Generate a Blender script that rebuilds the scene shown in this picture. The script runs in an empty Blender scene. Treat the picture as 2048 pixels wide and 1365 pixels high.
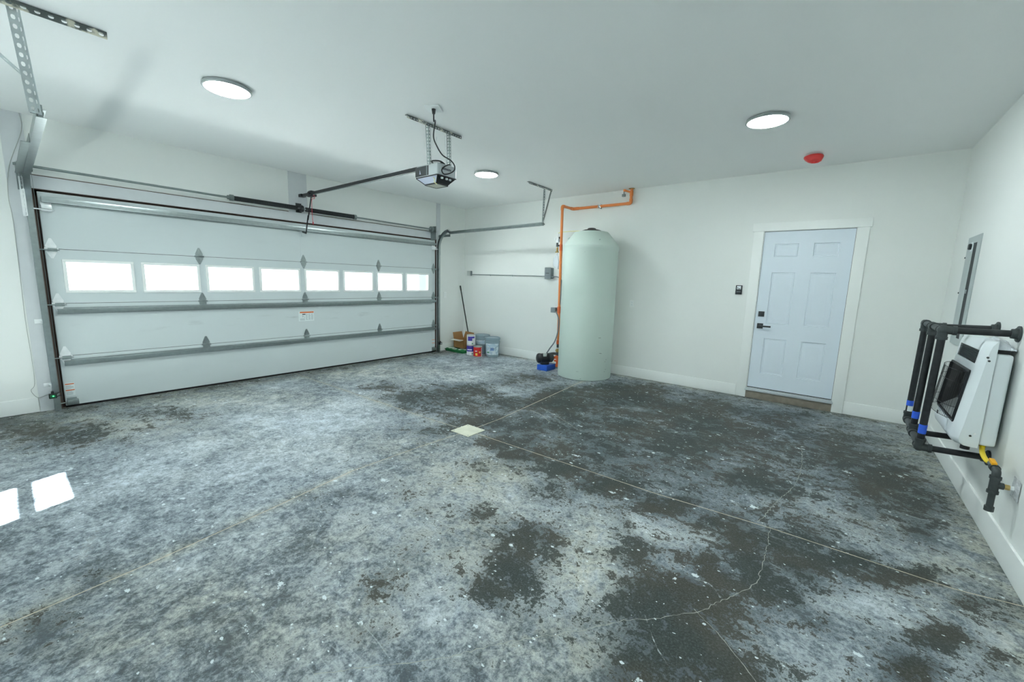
import bpy, bmesh, math, random
import numpy as np
from mathutils import Vector, Matrix, noise as mnoise
random.seed(7)
D = bpy.data
SC = bpy.context.scene
COL = SC.collection
PI = math.pi
# ------------------------------------------------------------------ camera
FPX = 811.423
CAM_LOC = Vector((6.2646, -6.1887, 1.4728))
YAW, PITCH, ROLL = 2.2419, -0.1477, 0.0293
_f = Vector((math.cos(PITCH)*math.cos(YAW), math.cos(PITCH)*math.sin(YAW), math.sin(PITCH)))
_r = _f.cross(Vector((0, 0, 1))).normalized(); _u = _r.cross(_f)
_r2 = math.cos(ROLL)*_r + math.sin(ROLL)*_u
_u2 = -math.sin(ROLL)*_r + math.cos(ROLL)*_u
cam_d = D.cameras.new('camera'); cam = D.objects.new('camera', cam_d); COL.objects.link(cam)
cam_d.sensor_width = 36.0; cam_d.lens = FPX/2048*36.0; cam_d.clip_start = 0.02
M = Matrix((( _r2.x, _u2.x, -_f.x, CAM_LOC.x), (_r2.y, _u2.y, -_f.y, CAM_LOC.y), (_r2.z, _u2.z, -_f.z, CAM_LOC.z), (0, 0, 0, 1)))
cam.matrix_world = M
SC.camera = cam
# ------------------------------------------------------------------ world, sun, exposure
SC.view_settings.view_transform = 'Standard'
SC.view_settings.look = 'None'
SC.view_settings.gamma = 1.0
SC.view_settings.use_curve_mapping = False
SC.view_settings.exposure = 0.08
SKY_STRENGTH = 5.0
SUN_STRENGTH = 106.0
LED_STRENGTH = 132.0
wd = D.worlds.new('daylight'); SC.world = wd; wd.use_nodes = True
bg = wd.node_tree.nodes['Background']
bg.inputs['Color'].default_value = (0.76, 0.92, 1.0, 1); bg.inputs['Strength'].default_value = SKY_STRENGTH
SUN_TRAVEL = Vector((-0.40, 1.0, -1.19))
sun_d = D.lights.new('sun', 'SUN'); sun_d.energy = SUN_STRENGTH; sun_d.angle = math.radians(0.6); sun_d.color = (0.90, 0.985, 1.0)
sun = D.objects.new('sun', sun_d); COL.objects.link(sun); sun.location = (9, -16, 9)
sun.rotation_euler = SUN_TRAVEL.normalized().to_track_quat('-Z', 'Y').to_euler()
SC.cycles.max_bounces = 14; SC.cycles.diffuse_bounces = 8; SC.cycles.transparent_max_bounces = 12
SC.cycles.sample_clamp_indirect = 60.0
# ------------------------------------------------------------------ room size
W, H, REAR = 7.14, 2.912, -8.0
DY0, DY1 = -5.878, -0.8045          # garage door left / right edge
SEC = 0.5524                        # height of one door section

# ================================================================== materials
def nodes(name):
    m = D.materials.new(name); m.use_nodes = True
    nt = m.node_tree
    return m, nt, nt.nodes['Principled BSDF']
def lnk(nt, a, b): nt.links.new(a, b)
def mat(name, col, rough=0.5, metal=0.0, spec=0.5, var=0.0, vscale=8.0, bump=0.0, bscale=60.0, emit=None, estr=0.0, alpha=None, coat=0.0):
    """plain procedural material: base colour, optional noise variation and fine bump"""
    m, nt, p = nodes(name)
    c = (*col, 1)
    p.inputs['Base Color'].default_value = c
    p.inputs['Roughness'].default_value = rough
    p.inputs['Metallic'].default_value = metal
    p.inputs['Specular IOR Level'].default_value = spec
    if coat: p.inputs['Coat Weight'].default_value = coat
    tc = nt.nodes.new('ShaderNodeTexCoord')
    if var:
        n = nt.nodes.new('ShaderNodeTexNoise'); n.inputs['Scale'].default_value = vscale; n.inputs['Detail'].default_value = 5
        lnk(nt, tc.outputs['Object'], n.inputs['Vector'])
        mx = nt.nodes.new('ShaderNodeMix'); mx.data_type = 'RGBA'
        mx.inputs[6].default_value = tuple(max(0, x*(1-var)) for x in col)+(1,)
        mx.inputs[7].default_value = tuple(min(1, x*(1+var)) for x in col)+(1,)
        lnk(nt, n.outputs['Fac'], mx.inputs[0]); lnk(nt, mx.outputs[2], p.inputs['Base Color'])
    if bump:
        n2 = nt.nodes.new('ShaderNodeTexNoise'); n2.inputs['Scale'].default_value = bscale; n2.inputs['Detail'].default_value = 4
        lnk(nt, tc.outputs['Object'], n2.inputs['Vector'])
        b = nt.nodes.new('ShaderNodeBump'); b.inputs['Strength'].default_value = bump; b.inputs['Distance'].default_value = 0.01
        lnk(nt, n2.outputs['Fac'], b.inputs['Height']); lnk(nt, b.outputs['Normal'], p.inputs['Normal'])
    if emit:
        p.inputs['Emission Color'].default_value = (*emit, 1); p.inputs['Emission Strength'].default_value = estr
    if alpha is not None: p.inputs['Alpha'].default_value = alpha
    return m
def glass_mat(name, tint=(1, 1, 1), gloss=0.08):
    m = D.materials.new(name); m.use_nodes = True; nt = m.node_tree; nt.nodes.clear()
    o = nt.nodes.new('ShaderNodeOutputMaterial'); mx = nt.nodes.new('ShaderNodeMixShader')
    t = nt.nodes.new('ShaderNodeBsdfTransparent'); t.inputs['Color'].default_value = (*tint, 1)
    g = nt.nodes.new('ShaderNodeBsdfGlossy'); g.inputs['Roughness'].default_value = 0.02
    mx.inputs[0].default_value = gloss
    lnk(nt, t.outputs[0], mx.inputs[1]); lnk(nt, g.outputs[0], mx.inputs[2]); lnk(nt, mx.outputs[0], o.inputs['Surface'])
    return m
MT = {}
MT['wall'] = mat('wall_paint', (0.79, 0.81, 0.785), 0.6, spec=0.3, var=0.02, vscale=2.0, bump=0.05, bscale=180)
MT['ceiling'] = mat('ceiling_paint', (0.85, 0.86, 0.85), 0.7, spec=0.25, var=0.015, vscale=1.5, bump=0.04, bscale=150)
MT['trim'] = mat('trim_paint', (0.84, 0.86, 0.84), 0.4, spec=0.4, var=0.01)
MT['board'] = mat('raw_board', (0.60, 0.625, 0.64), 0.6, var=0.06, vscale=9)
MT['jamb'] = mat('jamb_wood', (0.10, 0.065, 0.05), 0.7, var=0.3, vscale=20)
MT['steel_door'] = None
MT['galv'] = mat('galvanised_steel', (0.34, 0.385, 0.385), 0.30, 0.92, var=0.18, vscale=25)
MT['galv_dull'] = mat('dull_galvanised_steel', (0.25, 0.29, 0.285), 0.42, 0.8, var=0.22, vscale=18)
MT['galv_bright'] = mat('bright_zinc_plate', (0.86, 0.90, 0.91), 0.28, 0.35, var=0.15, vscale=30)
MT['galv_mud'] = None
MT['galv_soft'] = mat('pale_galvanised_steel', (0.56, 0.61, 0.62), 0.35, 0.7, var=0.2, vscale=14)
MT['black_metal'] = mat('black_oiled_steel', (0.030, 0.033, 0.036), 0.38, 0.35, var=0.5, vscale=35)
MT['spring'] = mat('oily_spring_steel', (0.035, 0.04, 0.042), 0.45, 0.4, var=0.6, vscale=60, bump=0.3, bscale=90)
MT['black_plastic'] = mat('black_plastic', (0.014, 0.015, 0.017), 0.4)
MT['white_plastic'] = mat('white_plastic', (0.82, 0.85, 0.85), 0.35)
MT['orange'] = mat('orange_cpvc', (0.80, 0.24, 0.06), 0.4, var=0.06, vscale=4)
MT['orange_fit'] = mat('orange_red_fitting', (0.72, 0.13, 0.03), 0.4, var=0.06)
MT['grey_box'] = mat('grey_enamel', (0.20, 0.235, 0.25), 0.45, var=0.05)
MT['grey_box_light'] = mat('pale_grey_box', (0.55, 0.58, 0.56), 0.5, var=0.05)
MT['tank'] = None
MT['led'] = mat('led_diffuser', (0.9, 0.9, 0.9), 0.5, emit=(0.88, 0.99, 1.0), estr=LED_STRENGTH)
MT['nickel'] = mat('brushed_nickel_rim', (0.42, 0.45, 0.45), 0.4, 0.6)
MT['red_cover'] = mat('red_plastic_cover', (0.78, 0.045, 0.04), 0.35, var=0.1, vscale=20)
MT['yellow'] = mat('yellow_coated_hose', (0.85, 0.62, 0.02), 0.4, var=0.05)
MT['yellow_handle'] = mat('yellow_valve_handle', (0.90, 0.42, 0.01), 0.4)
MT['brass'] = mat('brass', (0.50, 0.36, 0.14), 0.35, 0.9)
MT['iron'] = mat('malleable_iron', (0.072, 0.084, 0.085), 0.5, 0.5, var=0.25, vscale=40, bump=0.2, bscale=120)
MT['chrome'] = mat('crumpled_foil_plate', (0.88, 0.90, 0.92), 0.2, 0.35, bump=0.8, bscale=70)
MT['bluetape'] = mat('blue_masking_tape', (0.035, 0.14, 0.80), 0.6, var=0.12, vscale=60)
MT['blue'] = mat('blue_painted_box', (0.02, 0.11, 0.55), 0.45, var=0.08)
MT['heater'] = mat('heater_white_enamel', (0.78, 0.83, 0.85), 0.3)
MT['dark_inside'] = mat('firebox_black', (0.012, 0.013, 0.014), 0.35)
MT['firebox_floor'] = mat('firebox_reflector', (0.30, 0.32, 0.32), 0.35, 0.5)
MT['cardboard'] = mat('cardboard', (0.33, 0.17, 0.06), 0.8, var=0.08)
MT['cardboard_in'] = mat('cardboard_pale_inside', (0.62, 0.60, 0.55), 0.8, var=0.05)
MT['pail'] = mat('grey_pail_plastic', (0.26, 0.35, 0.39), 0.45, var=0.04)
MT['pail_label'] = None
MT['glass'] = glass_mat('window_glass')
MT['seal'] = mat('black_rubber', (0.008, 0.008, 0.008), 0.7)
MT['door_slab'] = mat('white_steel_door', (0.70, 0.77, 0.84), 0.38, bump=0.04, bscale=90)
MT['concrete_curb'] = mat('concrete_curb', (0.24, 0.21, 0.17), 0.8, var=0.4, vscale=12, bump=0.3, bscale=40)
MT['alum'] = mat('aluminium_sill', (0.60, 0.64, 0.66), 0.35, 0.5)
MT['black_hw'] = mat('matte_black_hardware', (0.02, 0.026, 0.03), 0.45)
MT['grey_panel'] = mat('panel_grey', (0.42, 0.47, 0.47), 0.45, var=0.03)
MT['panel_dark'] = mat('panel_dark_slot', (0.02, 0.025, 0.03), 0.6)
MT['paper'] = mat('plastic_bag_paper', (0.72, 0.76, 0.82), 0.25, var=0.25, vscale=22, bump=0.6, bscale=40)
MT['red_cord'] = mat('red_cord', (0.62, 0.05, 0.08), 0.6)
MT['green_led'] = mat('green_indicator', (0.05, 0.4, 0.15), 0.3, emit=(0.15, 1.0, 0.45), estr=1.2)
MT['green_lens'] = mat('green_lens', (0.01, 0.16, 0.06), 0.3)
MT['smoke_ring'] = mat('detector_white', (0.78, 0.80, 0.80), 0.4)
MT['opener_grey'] = mat('opener_silver_plastic', (0.52, 0.56, 0.57), 0.35)
MT['opener_dark'] = mat('opener_dark_panel', (0.035, 0.042, 0.045), 0.4, var=0.25, vscale=60)
MT['lens'] = mat('milky_lens', (0.50, 0.54, 0.66), 0.3)
MT['lens_beige'] = mat('dusty_lens', (0.40, 0.40, 0.33), 0.5, var=0.1)
MT['wire'] = mat('grey_wire', (0.38, 0.40, 0.37), 0.6)
MT['cable'] = mat('grey_flex_conduit', (0.20, 0.23, 0.25), 0.5)
MT['yellow_tube'] = mat('cream_tube', (0.80, 0.76, 0.40), 0.4)
MT['clear_bag'] = mat('clear_plastic_bag', (0.72, 0.78, 0.82), 0.2, alpha=0.75, bump=0.5, bscale=40)
MT['broom'] = mat('dark_broom_handle', (0.022, 0.028, 0.022), 0.5)
MT['can_white'] = mat('can_label_white', (0.78, 0.80, 0.80), 0.4)
MT['can_blue'] = mat('can_label_violet', (0.06, 0.04, 0.33), 0.4, var=0.5, vscale=14)
MT['can_red'] = mat('can_label_red', (0.62, 0.02, 0.025), 0.35, var=0.25, vscale=18)
MT['can_yellow'] = mat('can_label_yellow', (0.85, 0.55, 0.08), 0.4)
MT['can_green'] = mat('label_green_mark', (0.10, 0.35, 0.20), 0.4)
MT['can_metal'] = mat('can_tin', (0.55, 0.56, 0.52), 0.3, 0.8)
MT['grey_ink'] = mat('grey_print', (0.36, 0.42, 0.44), 0.5)
MT['black_ink'] = mat('black_print', (0.02, 0.025, 0.03), 0.5)
MT['orange_ink'] = mat('orange_print', (0.75, 0.16, 0.03), 0.5)
MT['blue_ink'] = mat('blue_print', (0.16, 0.28, 0.55), 0.5)
MT['label_white'] = mat('label_paper', (0.74, 0.80, 0.80), 0.4)
MT['asphalt'] = mat('sunlit_drive', (0.66, 0.66, 0.64), 0.9, var=0.15, vscale=3)
MT['siding'] = mat('outside_siding', (0.085, 0.105, 0.125), 0.6, var=0.03)
MT['tan_joint'] = mat('dusty_joint', (0.56, 0.49, 0.39), 0.9, var=0.4, vscale=14)
MT['crack'] = mat('crack_dust', (0.34, 0.35, 0.31), 0.9, var=0.4, vscale=20)
MT['drain_plate'] = mat('dusty_white_plate', (0.62, 0.62, 0.50), 0.6, var=0.25, vscale=9)
MT['litho_paint'] = mat('dried_paint_fleck', (0.66, 0.72, 0.74), 0.6)

def mat_muddy():
    m, nt, p = nodes('galvanised_with_joint_compound')
    tc = nt.nodes.new('ShaderNodeTexCoord'); n = nt.nodes.new('ShaderNodeTexNoise'); n.inputs['Scale'].default_value = 9; n.inputs['Detail'].default_value = 6
    lnk(nt, tc.outputs['Object'], n.inputs['Vector'])
    r = nt.nodes.new('ShaderNodeValToRGB'); r.color_ramp.elements[0].position = 0.52; r.color_ramp.elements[1].position = 0.58
    lnk(nt, n.outputs['Fac'], r.inputs['Fac'])
    mx = nt.nodes.new('ShaderNodeMix'); mx.data_type = 'RGBA'; mx.inputs[6].default_value = (0.13, 0.15, 0.145, 1); mx.inputs[7].default_value = (0.72, 0.70, 0.58, 1)
    lnk(nt, r.outputs['Color'], mx.inputs[0]); lnk(nt, mx.outputs[2], p.inputs['Base Color'])
    sb = nt.nodes.new('ShaderNodeMath'); sb.operation = 'SUBTRACT'; sb.inputs[0].default_value = 0.7; lnk(nt, r.outputs['Color'], sb.inputs[1]); sb.use_clamp = True
    lnk(nt, sb.outputs[0], p.inputs['Metallic']); p.inputs['Roughness'].default_value = 0.5
    return m
MT['galv_mud'] = mat_muddy()

def mat_door():
    """pale steel skin with faint grey scuffs in streaks along the sections"""
    m, nt, p = nodes('garage_door_skin')
    tc = nt.nodes.new('ShaderNodeTexCoord')
    mp = nt.nodes.new('ShaderNodeMapping'); mp.inputs['Scale'].default_value = (1, 1.6, 9)
    lnk(nt, tc.outputs['Object'], mp.inputs['Vector'])
    n = nt.nodes.new('ShaderNodeTexNoise'); n.inputs['Scale'].default_value = 1.6; n.inputs['Detail'].default_value = 7; lnk(nt, mp.outputs[0], n.inputs['Vector'])
    r = nt.nodes.new('ShaderNodeValToRGB'); r.color_ramp.elements[0].position = 0.58; r.color_ramp.elements[1].position = 0.78
    r.color_ramp.elements[0].color = (0, 0, 0, 1); r.color_ramp.elements[1].color = (0.55, 0.55, 0.55, 1)
    lnk(nt, n.outputs['Fac'], r.inputs['Fac'])
    sep = nt.nodes.new('ShaderNodeSeparateXYZ'); lnk(nt, tc.outputs['Object'], sep.inputs[0])
    a = nt.nodes.new('ShaderNodeMath'); a.operation = 'SUBTRACT'; a.inputs[1].default_value = 0.83; lnk(nt, sep.outputs['Z'], a.inputs[0])
    b = nt.nodes.new('ShaderNodeMath'); b.operation = 'ABSOLUTE'; lnk(nt, a.outputs[0], b.inputs[0])
    c = nt.nodes.new('ShaderNodeMapRange'); c.inputs['From Min'].default_value = 0.02; c.inputs['From Max'].default_value = 0.07
    c.inputs['To Min'].default_value = 1.0; c.inputs['To Max'].default_value = 0.12; lnk(nt, b.outputs[0], c.inputs['Value'])
    d = nt.nodes.new('ShaderNodeMath'); d.operation = 'MULTIPLY'; lnk(nt, r.outputs['Color'], d.inputs[0]); lnk(nt, c.outputs[0], d.inputs[1])
    mx = nt.nodes.new('ShaderNodeMix'); mx.data_type = 'RGBA'; mx.inputs[6].default_value = (0.61, 0.665, 0.67, 1); mx.inputs[7].default_value = (0.30, 0.33, 0.33, 1)
    lnk(nt, d.outputs[0], mx.inputs[0]); lnk(nt, mx.outputs[2], p.inputs['Base Color'])
    p.inputs['Roughness'].default_value = 0.42; p.inputs['Specular IOR Level'].default_value = 0.4
    return m
MT['steel_door'] = mat_door()

def mat_tank():
    m, nt, p = nodes('tank_polyethylene')
    tc = nt.nodes.new('ShaderNodeTexCoord'); n = nt.nodes.new('ShaderNodeTexNoise'); n.inputs['Scale'].default_value = 2.2; n.inputs['Detail'].default_value = 3
    lnk(nt, tc.outputs['Object'], n.inputs['Vector'])
    n2 = nt.nodes.new('ShaderNodeTexNoise'); n2.inputs['Scale'].default_value = 14; n2.inputs['Detail'].default_value = 2; lnk(nt, tc.outputs['Object'], n2.inputs['Vector'])
    r = nt.nodes.new('ShaderNodeValToRGB'); r.color_ramp.elements[0].position = 0.76; r.color_ramp.elements[1].position = 0.80; lnk(nt, n2.outputs['Fac'], r.inputs['Fac'])
    mx = nt.nodes.new('ShaderNodeMix'); mx.data_type = 'RGBA'; mx.inputs[6].default_value = (0.525, 0.625, 0.57, 1); mx.inputs[7].default_value = (0.575, 0.67, 0.615, 1); lnk(nt, n.outputs['Fac'], mx.inputs[0])
    m2 = nt.nodes.new('ShaderNodeMix'); m2.data_type = 'RGBA'; m2.inputs[7].default_value = (0.32, 0.40, 0.36, 1)
    lnk(nt, mx.outputs[2], m2.inputs[6]); lnk(nt, r.outputs['Color'], m2.inputs[0]); lnk(nt, m2.outputs[2], p.inputs['Base Color'])
    p.inputs['Roughness'].default_value = 0.42
    p.inputs['Subsurface Weight'].default_value = 0.15; p.inputs['Subsurface Radius'].default_value = (0.03, 0.04, 0.035)
    return m
MT['tank'] = mat_tank()

def mat_label_pail():
    m, nt, p = nodes('pail_printed_label')
    tc = nt.nodes.new('ShaderNodeTexCoord'); n = nt.nodes.new('ShaderNodeTexNoise'); n.inputs['Scale'].default_value = 16; n.inputs['Detail'].default_value = 1
    lnk(nt, tc.outputs['Object'], n.inputs['Vector'])
    r = nt.nodes.new('ShaderNodeValToRGB'); r.color_ramp.elements[0].position = 0.45; r.color_ramp.elements[0].color = (0.45, 0.58, 0.66, 1)
    r.color_ramp.elements[1].position = 0.6; r.color_ramp.elements[1].color = (0.70, 0.77, 0.80, 1)
    lnk(nt, n.outputs['Fac'], r.inputs['Fac']); lnk(nt, r.outputs['Color'], p.inputs['Base Color']); p.inputs['Roughness'].default_value = 0.4
    return m
MT['pail_label'] = mat_label_pail()

def mat_bagfilm():
    m, nt, p = nodes('green_printed_bag')
    tc = nt.nodes.new('ShaderNodeTexCoord'); n = nt.nodes.new('ShaderNodeTexNoise'); n.inputs['Scale'].default_value = 11; n.inputs['Detail'].default_value = 3
    lnk(nt, tc.outputs['Object'], n.inputs['Vector'])
    sep = nt.nodes.new('ShaderNodeSeparateXYZ'); lnk(nt, tc.outputs['Object'], sep.inputs[0])
    ad = nt.nodes.new('ShaderNodeMath'); ad.operation = 'MULTIPLY_ADD'; ad.inputs[1].default_value = 0.08; lnk(nt, n.outputs['Fac'], ad.inputs[0]); lnk(nt, sep.outputs['Z'], ad.inputs[2])
    r = nt.nodes.new('ShaderNodeValToRGB'); r.color_ramp.elements[0].position = 0.108; r.color_ramp.elements[0].color = (0.02, 0.19, 0.06, 1)
    r.color_ramp.elements[1].position = 0.122; r.color_ramp.elements[1].color = (0.60, 0.70, 0.64, 1)
    lnk(nt, ad.outputs[0], r.inputs['Fac']); lnk(nt, r.outputs['Color'], p.inputs['Base Color']); p.inputs['Roughness'].default_value = 0.25
    b = nt.nodes.new('ShaderNodeBump'); b.inputs['Strength'].default_value = 0.5; b.inputs['Distance'].default_value = 0.02; lnk(nt, n.outputs['Fac'], b.inputs['Height']); lnk(nt, b.outputs['Normal'], p.inputs['Normal'])
    return m
MT['bag'] = mat_bagfilm()

def mat_floor():
    """mottled concrete: pale tone over a darker sealed slab; the vertex maps place dark stains, pale and tan areas"""
    m, nt, p = nodes('stained_concrete')
    N = nt.nodes.new
    tc = N('ShaderNodeTexCoord'); P = tc.outputs['Object']
    def noise(scale, detail, rough=0.55, dist=0.0, vec=P):
        n = N('ShaderNodeTexNoise'); n.inputs['Scale'].default_value = scale; n.inputs['Detail'].default_value = detail
        n.inputs['Roughness'].default_value = rough; n.inputs['Distortion'].default_value = dist
        lnk(nt, vec, n.inputs['Vector']); return n.outputs['Fac']
    def math_(op, a, b, c=None, clamp=False):
        n = N('ShaderNodeMath'); n.operation = op; n.use_clamp = clamp
        for i, v in enumerate((a, b, c)):
            if v is None: continue
            if isinstance(v, (int, float)): n.inputs[i].default_value = v
            else: lnk(nt, v, n.inputs[i])
        return n.outputs[0]
    def ramp(v, a, b, lo=0.0, hi=1.0):
        n = N('ShaderNodeMapRange'); n.interpolation_type = 'SMOOTHSTEP'
        n.inputs['From Min'].default_value = a; n.inputs['From Max'].default_value = b; n.inputs['To Min'].default_value = lo; n.inputs['To Max'].default_value = hi
        lnk(nt, v, n.inputs['Value']); return n.outputs[0]
    def mix(f, a, b):
        n = N('ShaderNodeMix'); n.data_type = 'RGBA'
        lnk(nt, f, n.inputs[0]) if not isinstance(f, (int, float)) else setattr(n.inputs[0], 'default_value', f)
        for i, v in ((6, a), (7, b)):
            if isinstance(v, tuple): n.inputs[i].default_value = (*v, 1)
            else: lnk(nt, v, n.inputs[i])
        return n.outputs[2]
    at = N('ShaderNodeAttribute'); at.attribute_name = 'stain'
    sp = N('ShaderNodeSeparateColor'); lnk(nt, at.outputs['Color'], sp.inputs[0])
    dark_a, pale_a, tan_a = sp.outputs[0], sp.outputs[1], sp.outputs[2]
    mp = N('ShaderNodeMapping'); mp.inputs['Rotation'].default_value = (0, 0, 0.5); mp.inputs['Scale'].default_value = (0.8, 1.2, 1); lnk(nt, P, mp.inputs['Vector'])
    big = noise(0.8, 4, 0.6, 0.6); mid = noise(2.6, 12, 0.74, 0.5, mp.outputs[0]); fine = noise(11, 12, 0.78, 0.5); speck = noise(38, 8, 0.8, 0.4); grain = noise(110, 4, 0.7)
    mid2 = noise(1.9, 12, 0.76, 0.6); blot = noise(6.5, 10, 0.75, 0.8)
    def cen(v, k): return math_('MULTIPLY', math_('SUBTRACT', v, 0.5), k)
    def add(*vs):
        o = vs[0]
        for v in vs[1:]: o = math_('ADD', o, v)
        return o
    # pale tone over grey: one continuous scale from charcoal to chalk
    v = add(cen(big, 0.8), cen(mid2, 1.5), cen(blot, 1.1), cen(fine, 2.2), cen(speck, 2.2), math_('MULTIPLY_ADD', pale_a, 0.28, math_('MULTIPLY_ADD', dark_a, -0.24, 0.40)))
    cr = N('ShaderNodeValToRGB'); e = cr.color_ramp.elements
    e[0].position = 0.0; e[0].color = (0.062, 0.082, 0.096, 1); e[1].position = 1.0; e[1].color = (0.62, 0.69, 0.74, 1)
    for p_, c_ in ((0.22, (0.155, 0.190, 0.218, 1)), (0.45, (0.290, 0.330, 0.362, 1)), (0.72, (0.445, 0.500, 0.540, 1))):
        q = e.new(p_); q.color = c_
    lnk(nt, v, cr.inputs['Fac'])
    warm = N('ShaderNodeMix'); warm.data_type = 'RGBA'; warm.blend_type = 'MULTIPLY'; warm.inputs[7].default_value = (1.08, 0.97, 0.78, 1)
    wf = math_('MULTIPLY', add(tan_a, cen(noise(1.3, 6, 0.65), 1.2), math_('MULTIPLY', dark_a, 0.55)), ramp(blot, 0.30, 0.58), clamp=True)
    lnk(nt, wf, warm.inputs[0]); lnk(nt, cr.outputs['Color'], warm.inputs[6])
    g1 = warm.outputs[2]
    # dark sealed patches with speckled edges
    nn = add(cen(mid, 2.6), cen(blot, 2.8), cen(fine, 4.0), cen(speck, 3.4), cen(big, 0.8))
    dk = math_('MULTIPLY_ADD', nn, math_('MULTIPLY_ADD', dark_a, 0.50, 0.32), math_('MULTIPLY', dark_a, 0.88))
    dkf = ramp(dk, 0.40, 0.54, 0, 0.95)
    dcol = mix(ramp(noise(2.0, 3), 0.38, 0.62), (0.026, 0.035, 0.031), (0.044, 0.042, 0.031))
    g2 = mix(dkf, g1, dcol)
    g2 = mix(math_('MULTIPLY', ramp(add(cen(speck, 1.0), cen(fine, 0.6)), 0.13, 0.24), 0.50), g2, (0.42, 0.47, 0.50))
    # grain and tiny pits
    g3 = mix(ramp(grain, 0.42, 0.75, 0, 0.13), g2, (0.42, 0.46, 0.47))
    g3 = mix(ramp(noise(60, 3, 0.6), 0.58, 0.68, 0, 0.40), g3, (0.05, 0.06, 0.06))
    # dried paint flecks
    def flecks(scale, keep, rad):
        mw = N('ShaderNodeMapping'); mw.inputs['Scale'].default_value = (1, 1.5, 0); lnk(nt, P, mw.inputs['Vector'])
        v = N('ShaderNodeTexVoronoi'); v.inputs['Scale'].default_value = scale; lnk(nt, mw.outputs[0], v.inputs['Vector'])
        s = N('ShaderNodeSeparateColor'); lnk(nt, v.outputs['Color'], s.inputs[0])
        k = math_('GREATER_THAN', s.outputs[0], keep)
        wob = math_('MULTIPLY_ADD', noise(24, 5, 0.75), 1.3, -0.58)
        dd = math_('ADD', v.outputs['Distance'], wob)
        rr = math_('MULTIPLY', s.outputs[1], rad)
        return math_('MULTIPLY', k, math_('LESS_THAN', dd, rr))
    fl = math_('MAXIMUM', math_('MAXIMUM', flecks(6, 0.88, 0.24), flecks(14, 0.87, 0.30)), flecks(34, 0.84, 0.34))
    g4 = mix(math_('MULTIPLY', fl, 0.85), g3, (0.70, 0.77, 0.79))
    # long thin scratches
    def scratches(rot, scale):
        mr = N('ShaderNodeMapping'); mr.inputs['Rotation'].default_value = (0, 0, rot); mr.inputs['Scale'].default_value = (0.35, 6.0, 0); lnk(nt, P, mr.inputs['Vector'])
        n = noise(scale, 2, 0.5, 0.15, mr.outputs[0])
        line = ramp(math_('ABSOLUTE', math_('SUBTRACT', n, 0.5), 0), 0.0, 0.006, 1, 0)
        return math_('MULTIPLY', line, ramp(noise(1.7, 2), 0.56, 0.66))
    sc = math_('MAXIMUM', scratches(0.4, 1.1), scratches(1.9, 0.9))
    g5 = mix(math_('MULTIPLY', sc, 0.35), g4, (0.52, 0.57, 0.57))
    lnk(nt, g5, p.inputs['Base Color'])
    ro = math_('ADD', math_('MULTIPLY', dkf, 0.0), math_('MULTIPLY_ADD', fine, 0.3, 0.38))
    lnk(nt, ro, p.inputs['Roughness'])
    lnk(nt, math_('MULTIPLY_ADD', dkf, -0.20, 0.34), p.inputs['Specular IOR Level'])
    b = N('ShaderNodeBump'); b.inputs['Strength'].default_value = 0.25; b.inputs['Distance'].default_value = 0.004
    lnk(nt, math_('ADD', grain, math_('MULTIPLY', fine, 1.5)), b.inputs['Height']); lnk(nt, b.outputs['Normal'], p.inputs['Normal'])
    return m
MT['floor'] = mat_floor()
def mat_scuff():
    m, nt, p = nodes('pale_scuff')
    tc = nt.nodes.new('ShaderNodeTexCoord'); n = nt.nodes.new('ShaderNodeTexNoise'); n.inputs['Scale'].default_value = 22; n.inputs['Detail'].default_value = 8; n.inputs['Roughness'].default_value = 0.75
    lnk(nt, tc.outputs['Object'], n.inputs['Vector'])
    r = nt.nodes.new('ShaderNodeMapRange'); r.inputs['From Min'].default_value = 0.45; r.inputs['From Max'].default_value = 0.68; r.inputs['To Max'].default_value = 0.85
    lnk(nt, n.outputs['Fac'], r.inputs['Value']); lnk(nt, r.outputs[0], p.inputs['Alpha'])
    p.inputs['Base Color'].default_value = (0.58, 0.64, 0.65, 1); p.inputs['Roughness'].default_value = 0.7
    return m
MT['scuff'] = mat_scuff()

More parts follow.
